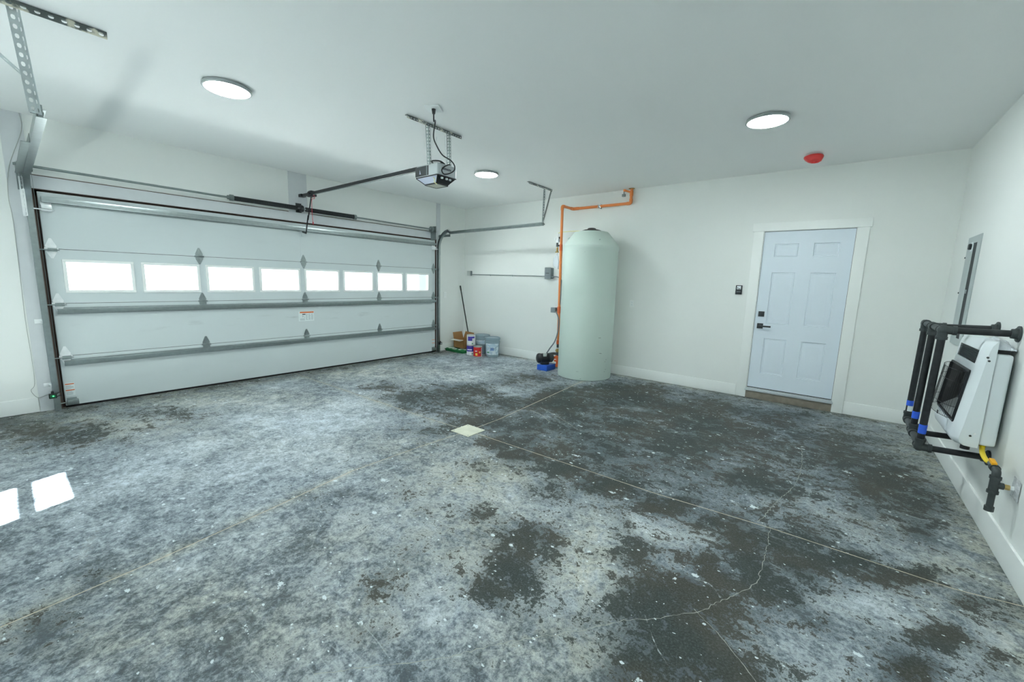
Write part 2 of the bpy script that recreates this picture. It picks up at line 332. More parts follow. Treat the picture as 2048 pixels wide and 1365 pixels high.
# ================================================================== mesh builders
class MB:
    """collects shapes in world coordinates and links them as ONE mesh object"""
    def __init__(s): s.v = []; s.f = []
    def add(s, verts, faces):
        o = len(s.v); s.v.extend(Vector(p) for p in verts); s.f.extend([tuple(i+o for i in f) for f in faces]); return s
    def _bm(s, bm):
        bm.verts.ensure_lookup_table(); bm.verts.index_update()
        s.add([v.co.copy() for v in bm.verts], [[v.index for v in f.verts] for f in bm.faces]); bm.free(); return s
    def box(s, lo, hi, bevel=0.0, seg=2, mtx=None):
        lo = Vector(lo); hi = Vector(hi); bm = bmesh.new(); bmesh.ops.create_cube(bm, size=1.0)
        for v in bm.verts: v.co = Vector(((lo[i]+hi[i])/2 + v.co[i]*(hi[i]-lo[i]) for i in range(3)))
        if bevel: bmesh.ops.bevel(bm, geom=bm.edges[:], offset=bevel, segments=seg, affect='EDGES', profile=0.6)
        if mtx is not None: bmesh.ops.transform(bm, matrix=mtx, verts=bm.verts)
        return s._bm(bm)
    def obox(s, c, size, ax=None, bevel=0.0):
        """box centred on c; ax = 3 axis vectors"""
        c = Vector(c); h = [x/2 for x in size]
        if ax is None: return s.box(c-Vector(h), c+Vector(h), bevel)
        m = Matrix.Identity(4)
        for i in range(3):
            a = Vector(ax[i]).normalized()
            for k in range(3): m[k][i] = a[k]
        m.translation = c
        return s.box([-x for x in h], h, bevel, mtx=m)
    def beam(s, p0, p1, w, t, up=(0, 0, 1)):
        p0 = Vector(p0); p1 = Vector(p1); a = (p1-p0); L = a.length; a.normalize(); b = Vector(up).cross(a)
        if b.length < 1e-4: b = Vector((1, 0, 0)).cross(a)
        b.normalize(); c = a.cross(b)
        return s.obox((p0+p1)/2, (L, w, t), (a, b, c))
    def cyl(s, p0, p1, r0, r1=None, seg=20, caps=True):
        r1 = r0 if r1 is None else r1; p0 = Vector(p0); p1 = Vector(p1); a = (p1-p0).normalized()
        b = a.orthogonal().normalized(); c = a.cross(b); vs = []; fs = []
        for p, r in ((p0, r0), (p1, r1)):
            for k in range(seg):
                t = 2*PI*k/seg; vs.append(p+b*math.cos(t)*r+c*math.sin(t)*r)
        for k in range(seg): fs.append((k, (k+1) % seg, seg+(k+1) % seg, seg+k))
        if caps: fs.append(tuple(range(seg-1, -1, -1))); fs.append(tuple(range(seg, 2*seg)))
        return s.add(vs, fs)
    def tube(s, pts, r, seg=10, smooth=0, caps=True):
        pts = [Vector(p) for p in pts]
        if smooth: pts = catmull(pts, smooth)
        n = len(pts); rs = r if isinstance(r, (list, tuple)) else [r]*n
        t0 = (pts[1]-pts[0]).normalized(); b = t0.orthogonal().normalized(); vs = []; fs = []
        for i, p in enumerate(pts):
            t = ((pts[min(i+1, n-1)]-p).normalized() + (p-pts[max(i-1, 0)]).normalized())
            if i == 0: t = t0
            if i == n-1: t = (pts[-1]-pts[-2])
            t.normalize(); b = (b - t*b.dot(t)).normalized(); c = t.cross(b)
            k_ = 1.0
            if 0 < i < n-1:
                cs = (pts[i+1]-p).normalized().dot(t); k_ = 1/max(cs, 0.5)
            for k in range(seg):
                a = 2*PI*k/seg; vs.append(p + (b*math.cos(a)+c*math.sin(a))*rs[i]*(k_ if k_ < 1.3 else 1.15))
        for i in range(n-1):
            for k in range(seg): fs.append((i*seg+k, i*seg+(k+1) % seg, (i+1)*seg+(k+1) % seg, (i+1)*seg+k))
        if caps: fs.append(tuple(range(seg-1, -1, -1))); fs.append(tuple(range((n-1)*seg, n*seg)))
        return s.add(vs, fs)
    def lathe(s, c, prof, seg=32, axis=(0, 0, 1), a0=0.0, a1=2*PI):
        c = Vector(c); a = Vector(axis).normalized(); b = Vector((1, 0, 0)) if abs(a.z) > 0.9 else a.orthogonal().normalized(); d = a.cross(b)
        full = abs(a1-a0-2*PI) < 1e-6; m = seg if full else seg+1; vs = []; fs = []
        for r, z in prof:
            for k in range(m):
                t = a0+(a1-a0)*k/seg; vs.append(c+a*z+(b*math.cos(t)+d*math.sin(t))*max(r, 1e-5))
        for i in range(len(prof)-1):
            for k in range(seg):
                k2 = (k+1) % m if full else k+1
                fs.append((i*m+k, i*m+k2, (i+1)*m+k2, (i+1)*m+k))
        return s.add(vs, fs)
    def prism(s, poly, ax, a, b):
        """poly: list of 2-D points in the two other axes (cyclic order), extruded along axis ax from a to b"""
        o = {0: (1, 2), 1: (0, 2), 2: (0, 1)}[ax]; vs = []; n = len(poly)
        for q in (a, b):
            for u, w in poly:
                p = [0, 0, 0]; p[ax] = q; p[o[0]] = u; p[o[1]] = w; vs.append(p)
        fs = [(k, (k+1) % n, n+(k+1) % n, n+k) for k in range(n)] + [tuple(range(n-1, -1, -1)), tuple(range(n, 2*n))]
        return s.add(vs, fs)
    def perf(s, O, U, V, length, width, t=0.003, pitch=0.04, hr=0.010, hl=0.012):
        """perforated steel strip from O along U (length), V (width); oblong holes"""
        O = Vector(O); U = Vector(U).normalized(); V = Vector(V); V = (V-U*V.dot(U)).normalized(); Nn = U.cross(V)
        n = max(1, round(length/pitch)); pt = length/n
        for i in range(n):
            c = O+U*(pt*(i+0.5))
            outer = [(-pt/2, -width/2), (0, -width/2), (pt/2, -width/2), (pt/2, 0), (pt/2, width/2), (0, width/2), (-pt/2, width/2), (-pt/2, 0)]
            h2 = min(hl, pt*0.42); r2 = min(hr, width*0.42)
            inner = [(-h2*.75, -r2*.75), (0, -r2), (h2*.75, -r2*.75), (h2, 0), (h2*.75, r2*.75), (0, r2), (-h2*.75, r2*.75), (-h2, 0)]
            vs = []
            for z in (-t/2, t/2):
                for q in (outer, inner):
                    for u, w in q: vs.append(c+U*u+V*w+Nn*z)
            fs = []
            for k in range(8):
                k2 = (k+1) % 8
                fs += [(k2, k, 8+k, 8+k2), (16+k, 16+k2, 24+k2, 24+k), (8+k, 24+k, 24+k2, 8+k2)]
                if k in (0, 1, 4, 5) or (i == 0 and k in (6, 7)) or (i == n-1 and k in (2, 3)): fs.append((k, k2, 16+k2, 16+k))
            s.add(vs, fs)
        return s
    def build(s, name, m, parent=None, smooth=35, **props):
        w = WLOC.get(parent.name, Vector((0, 0, 0))) if parent is not None else props.pop('origin', Vector((0, 0, 0)))
        w = Vector(w)
        me = D.meshes.new(name); me.from_pydata([v-w for v in s.v], [], s.f)
        bm = bmesh.new(); bm.from_mesh(me); bmesh.ops.recalc_face_normals(bm, faces=bm.faces); bm.to_mesh(me); bm.free()
        if m is not None: me.materials.append(m if not isinstance(m, str) else MT[m])
        if smooth:
            me.polygons.foreach_set('use_smooth', [True]*len(me.polygons)); me.set_sharp_from_angle(angle=math.radians(smooth))
        me.update()
        o = D.objects.new(name, me); COL.objects.link(o)
        if parent is not None: o.parent = parent
        else: o.location = w
        WLOC[o.name] = w
        for k, v in props.items(): o[k] = v
        return o
WLOC = {}
def catmull(p, k):
    out = []; n = len(p)
    for i in range(n-1):
        a, b, c, d = p[max(i-1, 0)], p[i], p[i+1], p[min(i+2, n-1)]
        for j in range(k):
            t = j/k; out.append(0.5*((2*b)+(c-a)*t+(2*a-5*b+4*c-d)*t*t+(3*b-a-3*c+d)*t**3))
    out.append(p[-1]); return out
def thing(name, label, cat, loc, group=None, kind=None):
    o = D.objects.new(name, None); COL.objects.link(o); o.location = loc; o.empty_display_size = 0.1
    o['label'] = label; o['category'] = cat
    if group: o['group'] = group
    if kind: o['kind'] = kind
    WLOC[o.name] = Vector(loc); return o
def dup(root, loc, label=None):
    r = root.copy(); COL.objects.link(r); r.location = loc; WLOC[r.name] = Vector(loc)
    if label: r['label'] = label
    for ch in list(root.children):
        c = ch.copy(); COL.objects.link(c); c.parent = r
        for g in ch.children:
            d = g.copy(); COL.objects.link(d); d.parent = c
    return r
def struct(mb, name, m, label=None, **k):
    o = mb.build(name, m, **k); o['kind'] = 'structure'
    if label: o['label'] = label
    return o
def share(name, src, parent, loc):
    o = D.objects.new(name, src.data); COL.objects.link(o); o.parent = parent; o.location = loc; return o
def bend(pts, rad, k=6):
    """polyline with rounded corners of radius rad"""
    pts = [Vector(p) for p in pts]; out = [pts[0]]
    for i in range(1, len(pts)-1):
        a, b, c = pts[i-1], pts[i], pts[i+1]; u = (a-b); v = (c-b)
        r = min(rad, u.length*0.49, v.length*0.49); p = b+u.normalized()*r; q = b+v.normalized()*r
        for j in range(k+1):
            t = j/k; out.append(p*(1-t)**2+b*2*t*(1-t)+q*t*t)
    out.append(pts[-1]); return out

# ================================================================== the setting
# --- floor: four slabs, sawn joints recessed between them
STAINS = [(0, 6.11, -2.9, 1.206, 1.07, 0.2, -2.093, 0.33), (0, 5.11, -1.98, 1.409, 1.316, 0.523, -1.712, 0.46), (0, 6.13, -1.4, 0.923, 0.853, 0.063, -1.023, 0.42), (0, 3.49, -2.87, 0.804, 0.765, 0.691, -0.813, 0.36),
          (0, 5.98, -4.32, 0.422, 0.36, 0.103, -0.449, 0.36), (0, 6.8, -3.86, 0.297, 0.252, -0.047, -0.318, 0.3), (0, 0.83, -5.98, 0.804, 0.751, 0.791, -0.05, 0.34), (0, 5.04, -4.7, 0.257, 0.223, 0.226, -0.266, 0.32),
          (0, 3.67, -6.19, 0.326, 0.28, 0.471, -0.025, 0.2), (0, 3.71, -1.86, 0.277, 0.27, 0.257, -0.422, 0.9), (0, 4.18, -1.09, 0.447, 0.439, 0.258, -0.599, 0.85), (0, 5.09, -1.15, 0.452, 0.432, 0.142, -0.546, 0.85),
          (0, 5.92, -0.91, 0.474, 0.446, 0.043, -0.449, 0.6), (0, 6.52, -1.04, 0.353, 0.326, -0.006, -0.392, 0.55), (0, 2.77, -1.33, 0.322, 0.326, 0.261, -0.357, 0.6), (0, 4.46, -2.39, 0.274, 0.258, 0.176, -0.351, 0.6),
          (0, 5.18, -2.36, 0.288, 0.266, 0.113, -0.357, 0.75), (0, 5.53, -1.77, 0.309, 0.287, 0.077, -0.388, 0.5), (0, 4.02, -3.43, 0.152, 0.141, 0.089, -0.108, 0.9), (0, 4.34, -3.47, 0.16, 0.146, 0.085, -0.116, 0.95),
          (0, 4.71, -3.49, 0.166, 0.15, 0.07, -0.115, 0.95), (0, 5.11, -3.53, 0.167, 0.15, 0.059, -0.125, 0.95), (0, 5.51, -3.52, 0.156, 0.138, 0.038, -0.116, 0.95), (0, 5.86, -3.45, 0.148, 0.13, 0.022, -0.111, 0.9),
          (0, 6.21, -3.42, 0.161, 0.141, 0.009, -0.116, 0.9), (0, 6.46, -3.41, 0.152, 0.132, -0.001, -0.109, 0.85), (0, 6.69, -3.38, 0.145, 0.125, -0.009, -0.105, 0.75), (0, 6.95, -3.39, 0.115, 0.099, -0.017, -0.096, 0.6),
          (0, 4.0, -2.82, 0.229, 0.215, 0.171, -0.246, 0.6), (0, 4.66, -2.99, 0.204, 0.187, 0.097, -0.183, 0.55), (0, 5.89, -2.66, 0.212, 0.191, 0.051, -0.342, 0.75), (0, 6.1, -2.77, 0.142, 0.126, 0.025, -0.263, 0.65),
          (0, 6.17, -2.1, 0.198, 0.179, 0.019, -0.303, 0.5), (0, 6.51, -1.59, 0.245, 0.224, -0.006, -0.357, 0.7), (0, 6.72, -1.96, 0.203, 0.182, -0.024, -0.374, 0.85), (0, 6.89, -2.21, 0.157, 0.139, -0.031, -0.28, 0.75),
          (0, 6.86, -2.71, 0.124, 0.109, -0.022, -0.192, 0.5), (0, 6.55, -2.6, 0.164, 0.145, -0.007, -0.219, 0.5), (0, 6.0, -3.91, 0.163, 0.141, 0.042, -0.238, 0.95), (0, 5.91, -4.24, 0.167, 0.143, 0.038, -0.152, 1.0),
          (0, 5.76, -4.37, 0.138, 0.118, 0.049, -0.142, 1.0), (0, 5.93, -4.48, 0.15, 0.127, 0.033, -0.121, 1.0), (0, 5.87, -4.73, 0.106, 0.09, 0.037, -0.106, 0.9), (0, 6.08, -4.56, 0.152, 0.129, 0.021, -0.105, 0.95),
          (0, 6.21, -3.93, 0.116, 0.099, 0.017, -0.181, 0.75), (0, 6.25, -3.65, 0.126, 0.109, 0.01, -0.146, 0.8), (0, 6.02, -3.57, 0.137, 0.12, 0.021, -0.137, 0.85), (0, 5.57, -4.13, 0.106, 0.092, 0.048, -0.123, 0.7),
          (0, 5.05, -4.42, 0.109, 0.095, 0.108, -0.149, 0.85), (0, 5.06, -4.68, 0.089, 0.077, 0.085, -0.102, 0.75), (0, 5.13, -4.87, 0.072, 0.062, 0.063, -0.07, 0.8), (0, 5.18, -4.7, 0.076, 0.066, 0.085, -0.111, 0.65),
          (0, 4.65, -4.43, 0.071, 0.063, 0.057, -0.061, 0.6), (0, 6.78, -3.79, 0.086, 0.073, -0.014, -0.103, 0.9), (0, 6.65, -4.09, 0.093, 0.079, -0.008, -0.083, 0.85), (0, 6.37, -4.02, 0.071, 0.06, 0.002, -0.063, 0.55),
          (0, 6.94, -3.82, 0.08, 0.068, -0.021, -0.102, 0.5), (0, 7.03, -3.46, 0.073, 0.062, -0.018, -0.089, 0.6), (0, 2.42, -2.97, 0.353, 0.345, 0.374, -0.314, 0.75), (0, 2.57, -2.5, 0.28, 0.276, 0.345, -0.342, 0.7),
          (0, 1.68, -3.03, 0.28, 0.279, 0.303, -0.21, 0.55), (0, 3.44, -3.14, 0.231, 0.218, 0.215, -0.229, 0.8), (0, 3.43, -2.42, 0.261, 0.252, 0.22, -0.285, 0.7), (0, 3.35, -3.62, 0.214, 0.2, 0.143, -0.126, 0.5),
          (0, 0.94, -6.04, 0.45, 0.418, 0.462, -0.024, 0.62), (0, 0.95, -5.29, 0.418, 0.398, 0.382, -0.073, 0.5), (0, 3.9, -6.21, 0.135, 0.115, 0.174, -0.008, 0.45), (0, 3.6, -6.04, 0.088, 0.076, 0.116, -0.012, 0.4),
          (0, 4.73, -5.19, 0.08, 0.069, 0.123, -0.082, 0.55), (0, 4.92, -5.36, 0.078, 0.067, 0.074, -0.048, 0.4), (0, 3.77, -4.85, 0.063, 0.056, 0.062, -0.034, 0.5), (0, 3.74, -5.0, 0.145, 0.129, 0.15, -0.074, 0.3),
          (1, 1.66, -4.93, 0.753, 0.71, 0.906, -0.267, 0.9), (1, 2.1, -4.08, 0.456, 0.435, 0.564, -0.292, 0.9), (1, 1.28, -2.4, 0.523, 0.536, 0.482, -0.368, 0.6), (1, 2.6, -5.66, 0.302, 0.271, 0.369, -0.065, 0.7),  # pale areas: the floor whitens around these centres
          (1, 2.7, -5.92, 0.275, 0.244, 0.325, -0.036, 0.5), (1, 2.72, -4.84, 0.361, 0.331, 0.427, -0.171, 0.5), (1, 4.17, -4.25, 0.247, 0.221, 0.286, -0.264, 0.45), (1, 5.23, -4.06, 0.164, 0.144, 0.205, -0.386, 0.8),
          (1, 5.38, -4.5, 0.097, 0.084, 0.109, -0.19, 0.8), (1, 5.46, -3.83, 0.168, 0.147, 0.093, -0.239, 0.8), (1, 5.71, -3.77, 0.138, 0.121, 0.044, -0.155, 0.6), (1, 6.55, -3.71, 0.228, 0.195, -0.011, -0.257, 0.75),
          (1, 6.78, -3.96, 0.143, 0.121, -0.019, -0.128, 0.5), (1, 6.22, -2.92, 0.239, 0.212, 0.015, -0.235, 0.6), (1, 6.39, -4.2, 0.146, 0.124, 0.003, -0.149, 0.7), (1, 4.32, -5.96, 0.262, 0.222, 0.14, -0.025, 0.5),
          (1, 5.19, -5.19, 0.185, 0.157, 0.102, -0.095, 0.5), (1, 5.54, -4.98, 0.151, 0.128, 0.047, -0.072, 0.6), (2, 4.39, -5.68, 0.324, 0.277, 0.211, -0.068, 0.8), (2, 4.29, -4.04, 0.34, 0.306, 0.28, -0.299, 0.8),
          (2, 4.62, -4.66, 0.266, 0.233, 0.22, -0.203, 0.6), (2, 5.38, -4.35, 0.144, 0.124, 0.175, -0.331, 0.8), (2, 4.21, -6.02, 0.22, 0.187, 0.148, -0.021, 0.7), (2, 0.59, -6.02, 0.632, 0.594, 0.372, -0.02, 0.9),
          (2, 0.5, -4.84, 0.79, 0.772, 0.427, -0.107, 0.9), (2, 0.42, -2.89, 0.836, 0.867, 0.446, -0.255, 0.9), (2, 7.0, -0.93, 0.226, 0.207, -0.111, -1.069, 0.7), (2, 7.08, -2.64, 0.097, 0.084, -0.08, -0.457, 0.8),
          (2, 5.58, -4.86, 0.189, 0.161, 0.071, -0.123, 0.8), (2, 3.52, -4.11, 0.377, 0.346, 0.256, -0.195, 0.5), (2, 6.89, -3.2, 0.147, 0.127, -0.033, -0.224, 0.8), (2, 4.27, -5.09, 0.335, 0.292, 0.207, -0.118, 0.5)]
def joint_y(x): return float(np.interp(x, [0, 1.9, 3.0, 3.6, 4.9, 5.4, 6.1, 6.9, 7.14], [-3.55, -3.515, -3.486, -3.45, -3.418, -3.41, -3.345, -3.33, -3.27]))
def joint_x(y): return float(np.interp(y, [-9, -6.3, -5.85, -5.23, -4.66, -4.05, -3.45, -2.97, -0.92, 0], [3.8, 3.725, 3.69, 3.61, 3.52, 3.53, 3.575, 3.575, 3.40, 3.34]))
G = 0.0055
def slab(name, x_lo, x_hi, y_lo, y_hi, parent):
    """x_lo.. are functions of the other coordinate"""
    nx, ny = 70, 80
    V = []; Fc = []
    for j in range(ny+1):
        for i in range(nx+1):
            u, v = i/nx, j/ny
            x = 3.5; y = -3.5
            for _ in range(3):
                xa, xb = x_lo(y), x_hi(y); x = xa+(xb-xa)*u
                ya, yb = y_lo(x), y_hi(x); y = ya+(yb-ya)*v
            V.append((x, y, 0.0))
    for j in range(ny):
        for i in range(nx):
            a = j*(nx+1)+i; Fc.append((a, a+1, a+nx+2, a+nx+1))
    top = len(V)
    rim = [i for i in range(nx+1)] + [j*(nx+1)+nx for j in range(1, ny+1)] + [ny*(nx+1)+i for i in range(nx-1, -1, -1)] + [j*(nx+1) for j in range(ny-1, 0, -1)]
    for i in rim: V.append((V[i][0], V[i][1], -0.1))
    n = len(rim)
    for k in range(n): Fc.append((rim[k], top+k, top+(k+1) % n, rim[(k+1) % n]))
    me = D.meshes.new(name); me.from_pydata(V, [], Fc)
    P = np.array(V)[:, :2]; dark = np.zeros(len(V)); pale = np.zeros(len(V)); tan = np.zeros(len(V))
    for kind, cx, cy, ax, ay, bx, by, amp in STAINS:
        d = P-np.array((cx, cy)); Mx = np.array(((ax, bx), (ay, by))); q = d@np.linalg.inv(Mx).T
        g = amp*np.exp(-((q/1.3)**2).sum(1)*0.9)
        if kind == 0: dark = np.maximum(dark, g)+0.15*np.minimum(dark, g)
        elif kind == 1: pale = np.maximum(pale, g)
        else: tan = np.maximum(tan, g)
    dj = np.minimum(np.abs(P[:, 1]-np.array([joint_y(x) for x in P[:, 0]])), np.abs(P[:, 0]-np.array([joint_x(y) for y in P[:, 1]])))
    tan = np.maximum(tan, 0.8*np.exp(-(dj/0.06)**2)*(P[:, 0] < 4.0))
    edge = np.minimum(P[:, 0], np.minimum(-P[:, 1], W-P[:, 0])); tan = np.maximum(tan, 0.95*np.exp(-(edge/0.16)**2)); tan = np.maximum(tan, 0.9*np.exp(-(P[:, 0]/0.42)**4)); dark = np.maximum(dark, 0.42*np.exp(-(P[:, 0]/0.40)**4)); pale = pale*(1-0.8*np.exp(-(P[:, 0]/0.5)**4))
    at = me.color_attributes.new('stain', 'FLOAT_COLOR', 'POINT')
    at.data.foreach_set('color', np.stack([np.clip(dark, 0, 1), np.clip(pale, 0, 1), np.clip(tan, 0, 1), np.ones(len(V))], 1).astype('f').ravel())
    me.materials.append(MT['floor']); me.update()
    o = D.objects.new(name, me); COL.objects.link(o); o.parent = parent; return o
floor = struct(MB().box((-0.15, REAR, -0.14), (W+0.15, 0.15, -0.002)), 'floor', 'tan_joint', 'stained concrete garage floor cut into four slabs by tan joints')
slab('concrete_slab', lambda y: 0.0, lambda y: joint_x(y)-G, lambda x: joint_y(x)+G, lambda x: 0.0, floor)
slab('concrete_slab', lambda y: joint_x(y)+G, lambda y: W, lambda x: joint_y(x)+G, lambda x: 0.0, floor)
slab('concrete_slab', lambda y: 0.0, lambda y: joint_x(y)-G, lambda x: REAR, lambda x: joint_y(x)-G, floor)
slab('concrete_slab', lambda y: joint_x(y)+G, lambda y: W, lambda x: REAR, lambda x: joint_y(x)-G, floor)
def crack(pts, w=0.0042, jit=0.0055, step=0.014):
    pts = catmull([Vector((*p, 0)) for p in pts], 8); out = []; acc = 0.0
    for a, b in zip(pts, pts[1:]):
        n = max(1, int((b-a).length/step))
        for k in range(n): out.append(a+(b-a)*k/n)
    out.append(pts[-1]); vs = []; fs = []
    for i, p in enumerate(out):
        t = (out[min(i+1, len(out)-1)]-out[max(i-1, 0)]).normalized(); nrm = Vector((-t.y, t.x, 0))
        j = nrm*random.uniform(-jit, jit); ww = w*random.uniform(0.25, 1.0)
        vs += [(p+j+nrm*ww/2) + Vector((0, 0, 0.0007)), (p+j-nrm*ww/2)+Vector((0, 0, 0.0007))]
    for i in range(len(out)-1): fs.append((2*i, 2*i+1, 2*i+3, 2*i+2))
    m = MB().add(vs, fs); return m
crack([(6.10, -3.35), (6.11, -3.61), (6.11, -3.82), (6.105, -3.95), (6.05, -4.10), (5.99, -4.21), (5.94, -4.32), (5.81, -4.49), (5.69, -4.61), (5.59, -4.75), (5.51, -4.85), (5.41, -4.97), (5.32, -5.09), (5.20, -5.27), (5.06, -5.42), (4.9, -5.6)]).build('crack', 'crack', floor, smooth=0)
crack([(6.03, -3.33), (6.06, -3.15), (6.10, -2.90), (6.14, -2.73), (6.18, -2.44), (6.18, -1.96), (6.15, -1.6)], 0.005).build('crack', 'crack', floor, smooth=0)
crack([(5.91, -4.337), (5.96, -4.37), (6.04, -4.42), (6.19, -4.55)], 0.004, 0.002).build('crack', 'crack', floor, smooth=0)
crack([(3.66, -2.34), (3.95, -2.46), (4.30, -2.64)], 0.010, 0.004).build('crack', 'crack', floor, smooth=0)
crack([(3.63, -2.5), (3.83, -2.56), (4.03, -2.69)], 0.014, 0.005).build('crack', 'crack', floor, smooth=0)

SC_L = [(0.010, [(3.87, -5.87), (3.79, -5.71), (3.7, -5.52)]), (0.012, [(2.29, -4.65), (2.74, -4.69), (3.19, -4.8), (3.53, -4.94)]), (0.07, [(1.86, -4.83), (2.32, -4.92), (2.65, -4.98)]),
        (0.06, [(3.13, -5.97), (3.27, -6.03), (3.4, -6.07)]), (0.05, [(4.4, -5.26), (4.46, -5.36), (4.55, -5.48), (4.63, -5.57), (4.71, -5.65)]), (0.008, [(4.12, -5.29), (4.05, -5.17), (4.03, -5.09)]),
        (0.05, [(3.82, -4.29), (4.2, -4.46), (4.34, -4.47)]), (0.007, [(6.21, -4.16), (6.31, -4.24), (6.44, -4.33)]), (0.007, [(5.75, -4.52), (5.84, -4.64), (5.91, -4.7)]),
        (0.022, [(3.65, -2.53), (4.19, -2.64), (4.69, -2.73)]), (0.02, [(2.43, -2.81), (3.15, -2.83), (3.61, -2.76)]), (0.012, [(5.86, -4.13), (5.93, -4.12), (5.99, -4.18)]), (0.10, [(5.22, -4.33), (5.34, -4.49), (5.42, -4.68)]),
        (0.010, [(5.43, -5.1), (5.48, -5.03)]), (0.025, [(1.57, -2.96), (2.34, -2.89), (3.4, -2.76)])]
for w_, pts_ in SC_L: crack(pts_, w_, w_*0.12, 0.02).build('scuff', 'scuff', floor, smooth=0)

# --- ceiling and walls
struct(MB().box((-0.20, REAR-0.20, H), (W+0.20, 0.20, H+0.25)), 'ceiling', 'ceiling', 'plain white painted ceiling over the whole garage')
OY0, OY1, OZ = DY0-0.030, DY1+0.030, 2.232
wl = MB().box((-0.16, REAR, 0), (0, OY0, H)).box((-0.16, OY1, 0), (0, 0.0, H)).box((-0.16, OY0, OZ), (0, OY1, H))
struct(wl, 'wall_left', 'wall', 'cream wall around the wide white garage door')
MX0, MX1, MZ0, MZ1 = 5.437, 6.340, 0.153, 2.183   # side door slab
wb = MB().box((-0.16, 0, 0), (MX0-0.022, 0.16, H)).box((MX1+0.022, 0, 0), (W+0.16, 0.16, H)).box((MX0-0.022, 0, MZ1+0.022), (MX1+0.022, 0.16, H)).box((MX0-0.022, 0.03, 0), (MX1+0.022, 0.16, 0.10))
struct(wb, 'wall_back', 'wall', 'cream wall with the white side door and the tank')
struct(MB().box((W, REAR, 0), (W+0.16, 0, H)), 'wall_right', 'wall', 'cream wall on the right with heater and panel')
# rear wall behind the camera: a low glazed opening added for fill daylight, and one high window
RX0, RX1, RZ0, RZ1 = 0.8, 3.4, 0.10, 0.40
HX0, HX1, HZ0, HZ1 = 2.78, 3.45, 1.84, 2.62
wr = MB()
wr.box((-0.16, REAR-0.16, 0), (RX0, REAR, H)).box((RX1, REAR-0.16, 0), (W+0.16, REAR, H)).box((RX0, REAR-0.16, 0), (RX1, REAR, RZ0))
wr.box((RX0, REAR-0.16, RZ1), (RX1, REAR, HZ0)).box((RX0, REAR-0.16, HZ1), (RX1, REAR, H)).box((RX0, REAR-0.16, HZ0), (HX0, REAR, HZ1)).box((HX1, REAR-0.16, HZ0), (RX1, REAR, HZ1))
struct(wr, 'wall_rear', 'wall', 'cream wall behind the camera with an added fill daylight opening')
wn = struct(MB().box((RX0, REAR-0.10, RZ0), (RX0+0.05, REAR-0.05, RZ1)).box((RX1-0.05, REAR-0.10, RZ0), (RX1, REAR-0.05, RZ1)).box((2.08, REAR-0.10, RZ0), (2.13, REAR-0.05, RZ1)), 'fill_window_1', 'trim', 'unseen glazed opening added behind the camera for fill daylight')
MB().box((RX0+0.05, REAR-0.08, RZ0), (RX1-0.05, REAR-0.074, RZ1)).build('pane', 'glass', wn)
wn2 = struct(MB().box((HX0, REAR-0.045, HZ0), (2.814, REAR-0.03, HZ1)).box((3.416, REAR-0.045, HZ0), (HX1, REAR-0.03, HZ1)).box((HX0, REAR-0.045, 2.117), (HX1, REAR-0.03, 2.209)).box((HX0, REAR-0.045, 2.386), (HX1, REAR-0.03, HZ1)), 'window_2', 'trim', 'small high window behind the camera')
MB().box((HX0+0.02, REAR-0.04, HZ0), (HX1-0.02, REAR-0.036, HZ1)).build('pane', 'glass', wn2)
# outside
struct(MB().box((-45, -45, -0.30), (45, 30, -0.15)), 'ground', 'asphalt', 'sunlit ground outside the garage')
struct(MB().box((-0.50, -0.80, -0.15), (-0.165, -0.62, 2.9)), 'trim_7', 'siding', 'pale blue outside post seen through the last door window')

# --- baseboards
BBH, BBT = 0.155, 0.015
struct(MB().box((0, -BBT, 0.004), (5.30, 0, BBH), 0.003).box((6.462, -BBT, 0.004), (W, 0, BBH), 0.003), 'baseboard_back', 'trim', 'white baseboard along the wall with the tank and side door')
struct(MB().box((W-BBT, REAR, 0.004), (W, -BBT, BBH), 0.003), 'baseboard_right', 'trim', 'white baseboard below the heater')
struct(MB().box((0, REAR, 0.004), (BBT, -6.062, BBH), 0.003).box((0, -0.675, 0.004), (BBT, -BBT, BBH), 0.003), 'baseboard_left', 'trim', 'white baseboard beside the garage door')
# --- raw boards round the garage door
struct(MB().box((0, -6.055, 0.0), (0.010, -5.950, H)).box((0, -5.950, 2.25), (0.010, OY0, H)), 'trim_1', 'board', 'grey raw board left of the garage door')
struct(MB().box((0, OY1, 0.0), (0.010, -0.68, H)), 'trim_2', 'board', 'grey raw board right of the garage door')
struct(MB().box((0, OY0, OZ), (0.010, OY1, 2.355)), 'trim_3', 'board', 'grey raw header board above the garage door')
struct(MB().box((0, OY0+0.005, 2.355), (0.011, -3.52, 2.363)).box((0, -3.24, 2.363), (0.011, OY1, 2.369)), 'trim_4', 'jamb', 'thin brown gap line above the header board')
struct(MB().box((0, -3.505, 2.355), (0.012, -3.25, H)), 'trim_5', 'board', 'grey raw board above the middle of the garage door')
struct(MB().box((0, -5.950, 0.0), (0.008, OY0, 2.25)), 'trim_9', mat('jamb_grey_brown', (0.20, 0.18, 0.16), 0.7, var=0.3, vscale=14), 'grey brown jamb board behind the left door track')
# --- wooden jamb of the garage door, behind the door edges
struct(MB().box((-0.14, OY0-0.002, 0), (-0.047, OY0+0.06, OZ)).box((-0.14, OY1-0.06, 0), (-0.047, OY1+0.002, OZ)).box((-0.14, OY0, OZ-0.06), (-0.047, OY1, OZ+0.002))
       .box((-0.047, OY0-0.002, 0), (0.004, OY0+0.006, OZ)).box((-0.047, OY1-0.006, 0), (0.004, OY1+0.002, OZ)).box((-0.047, OY0, OZ-0.006), (0.004, OY1, OZ+0.002)), 'trim_6', 'jamb', 'brown wooden jamb around the garage door')

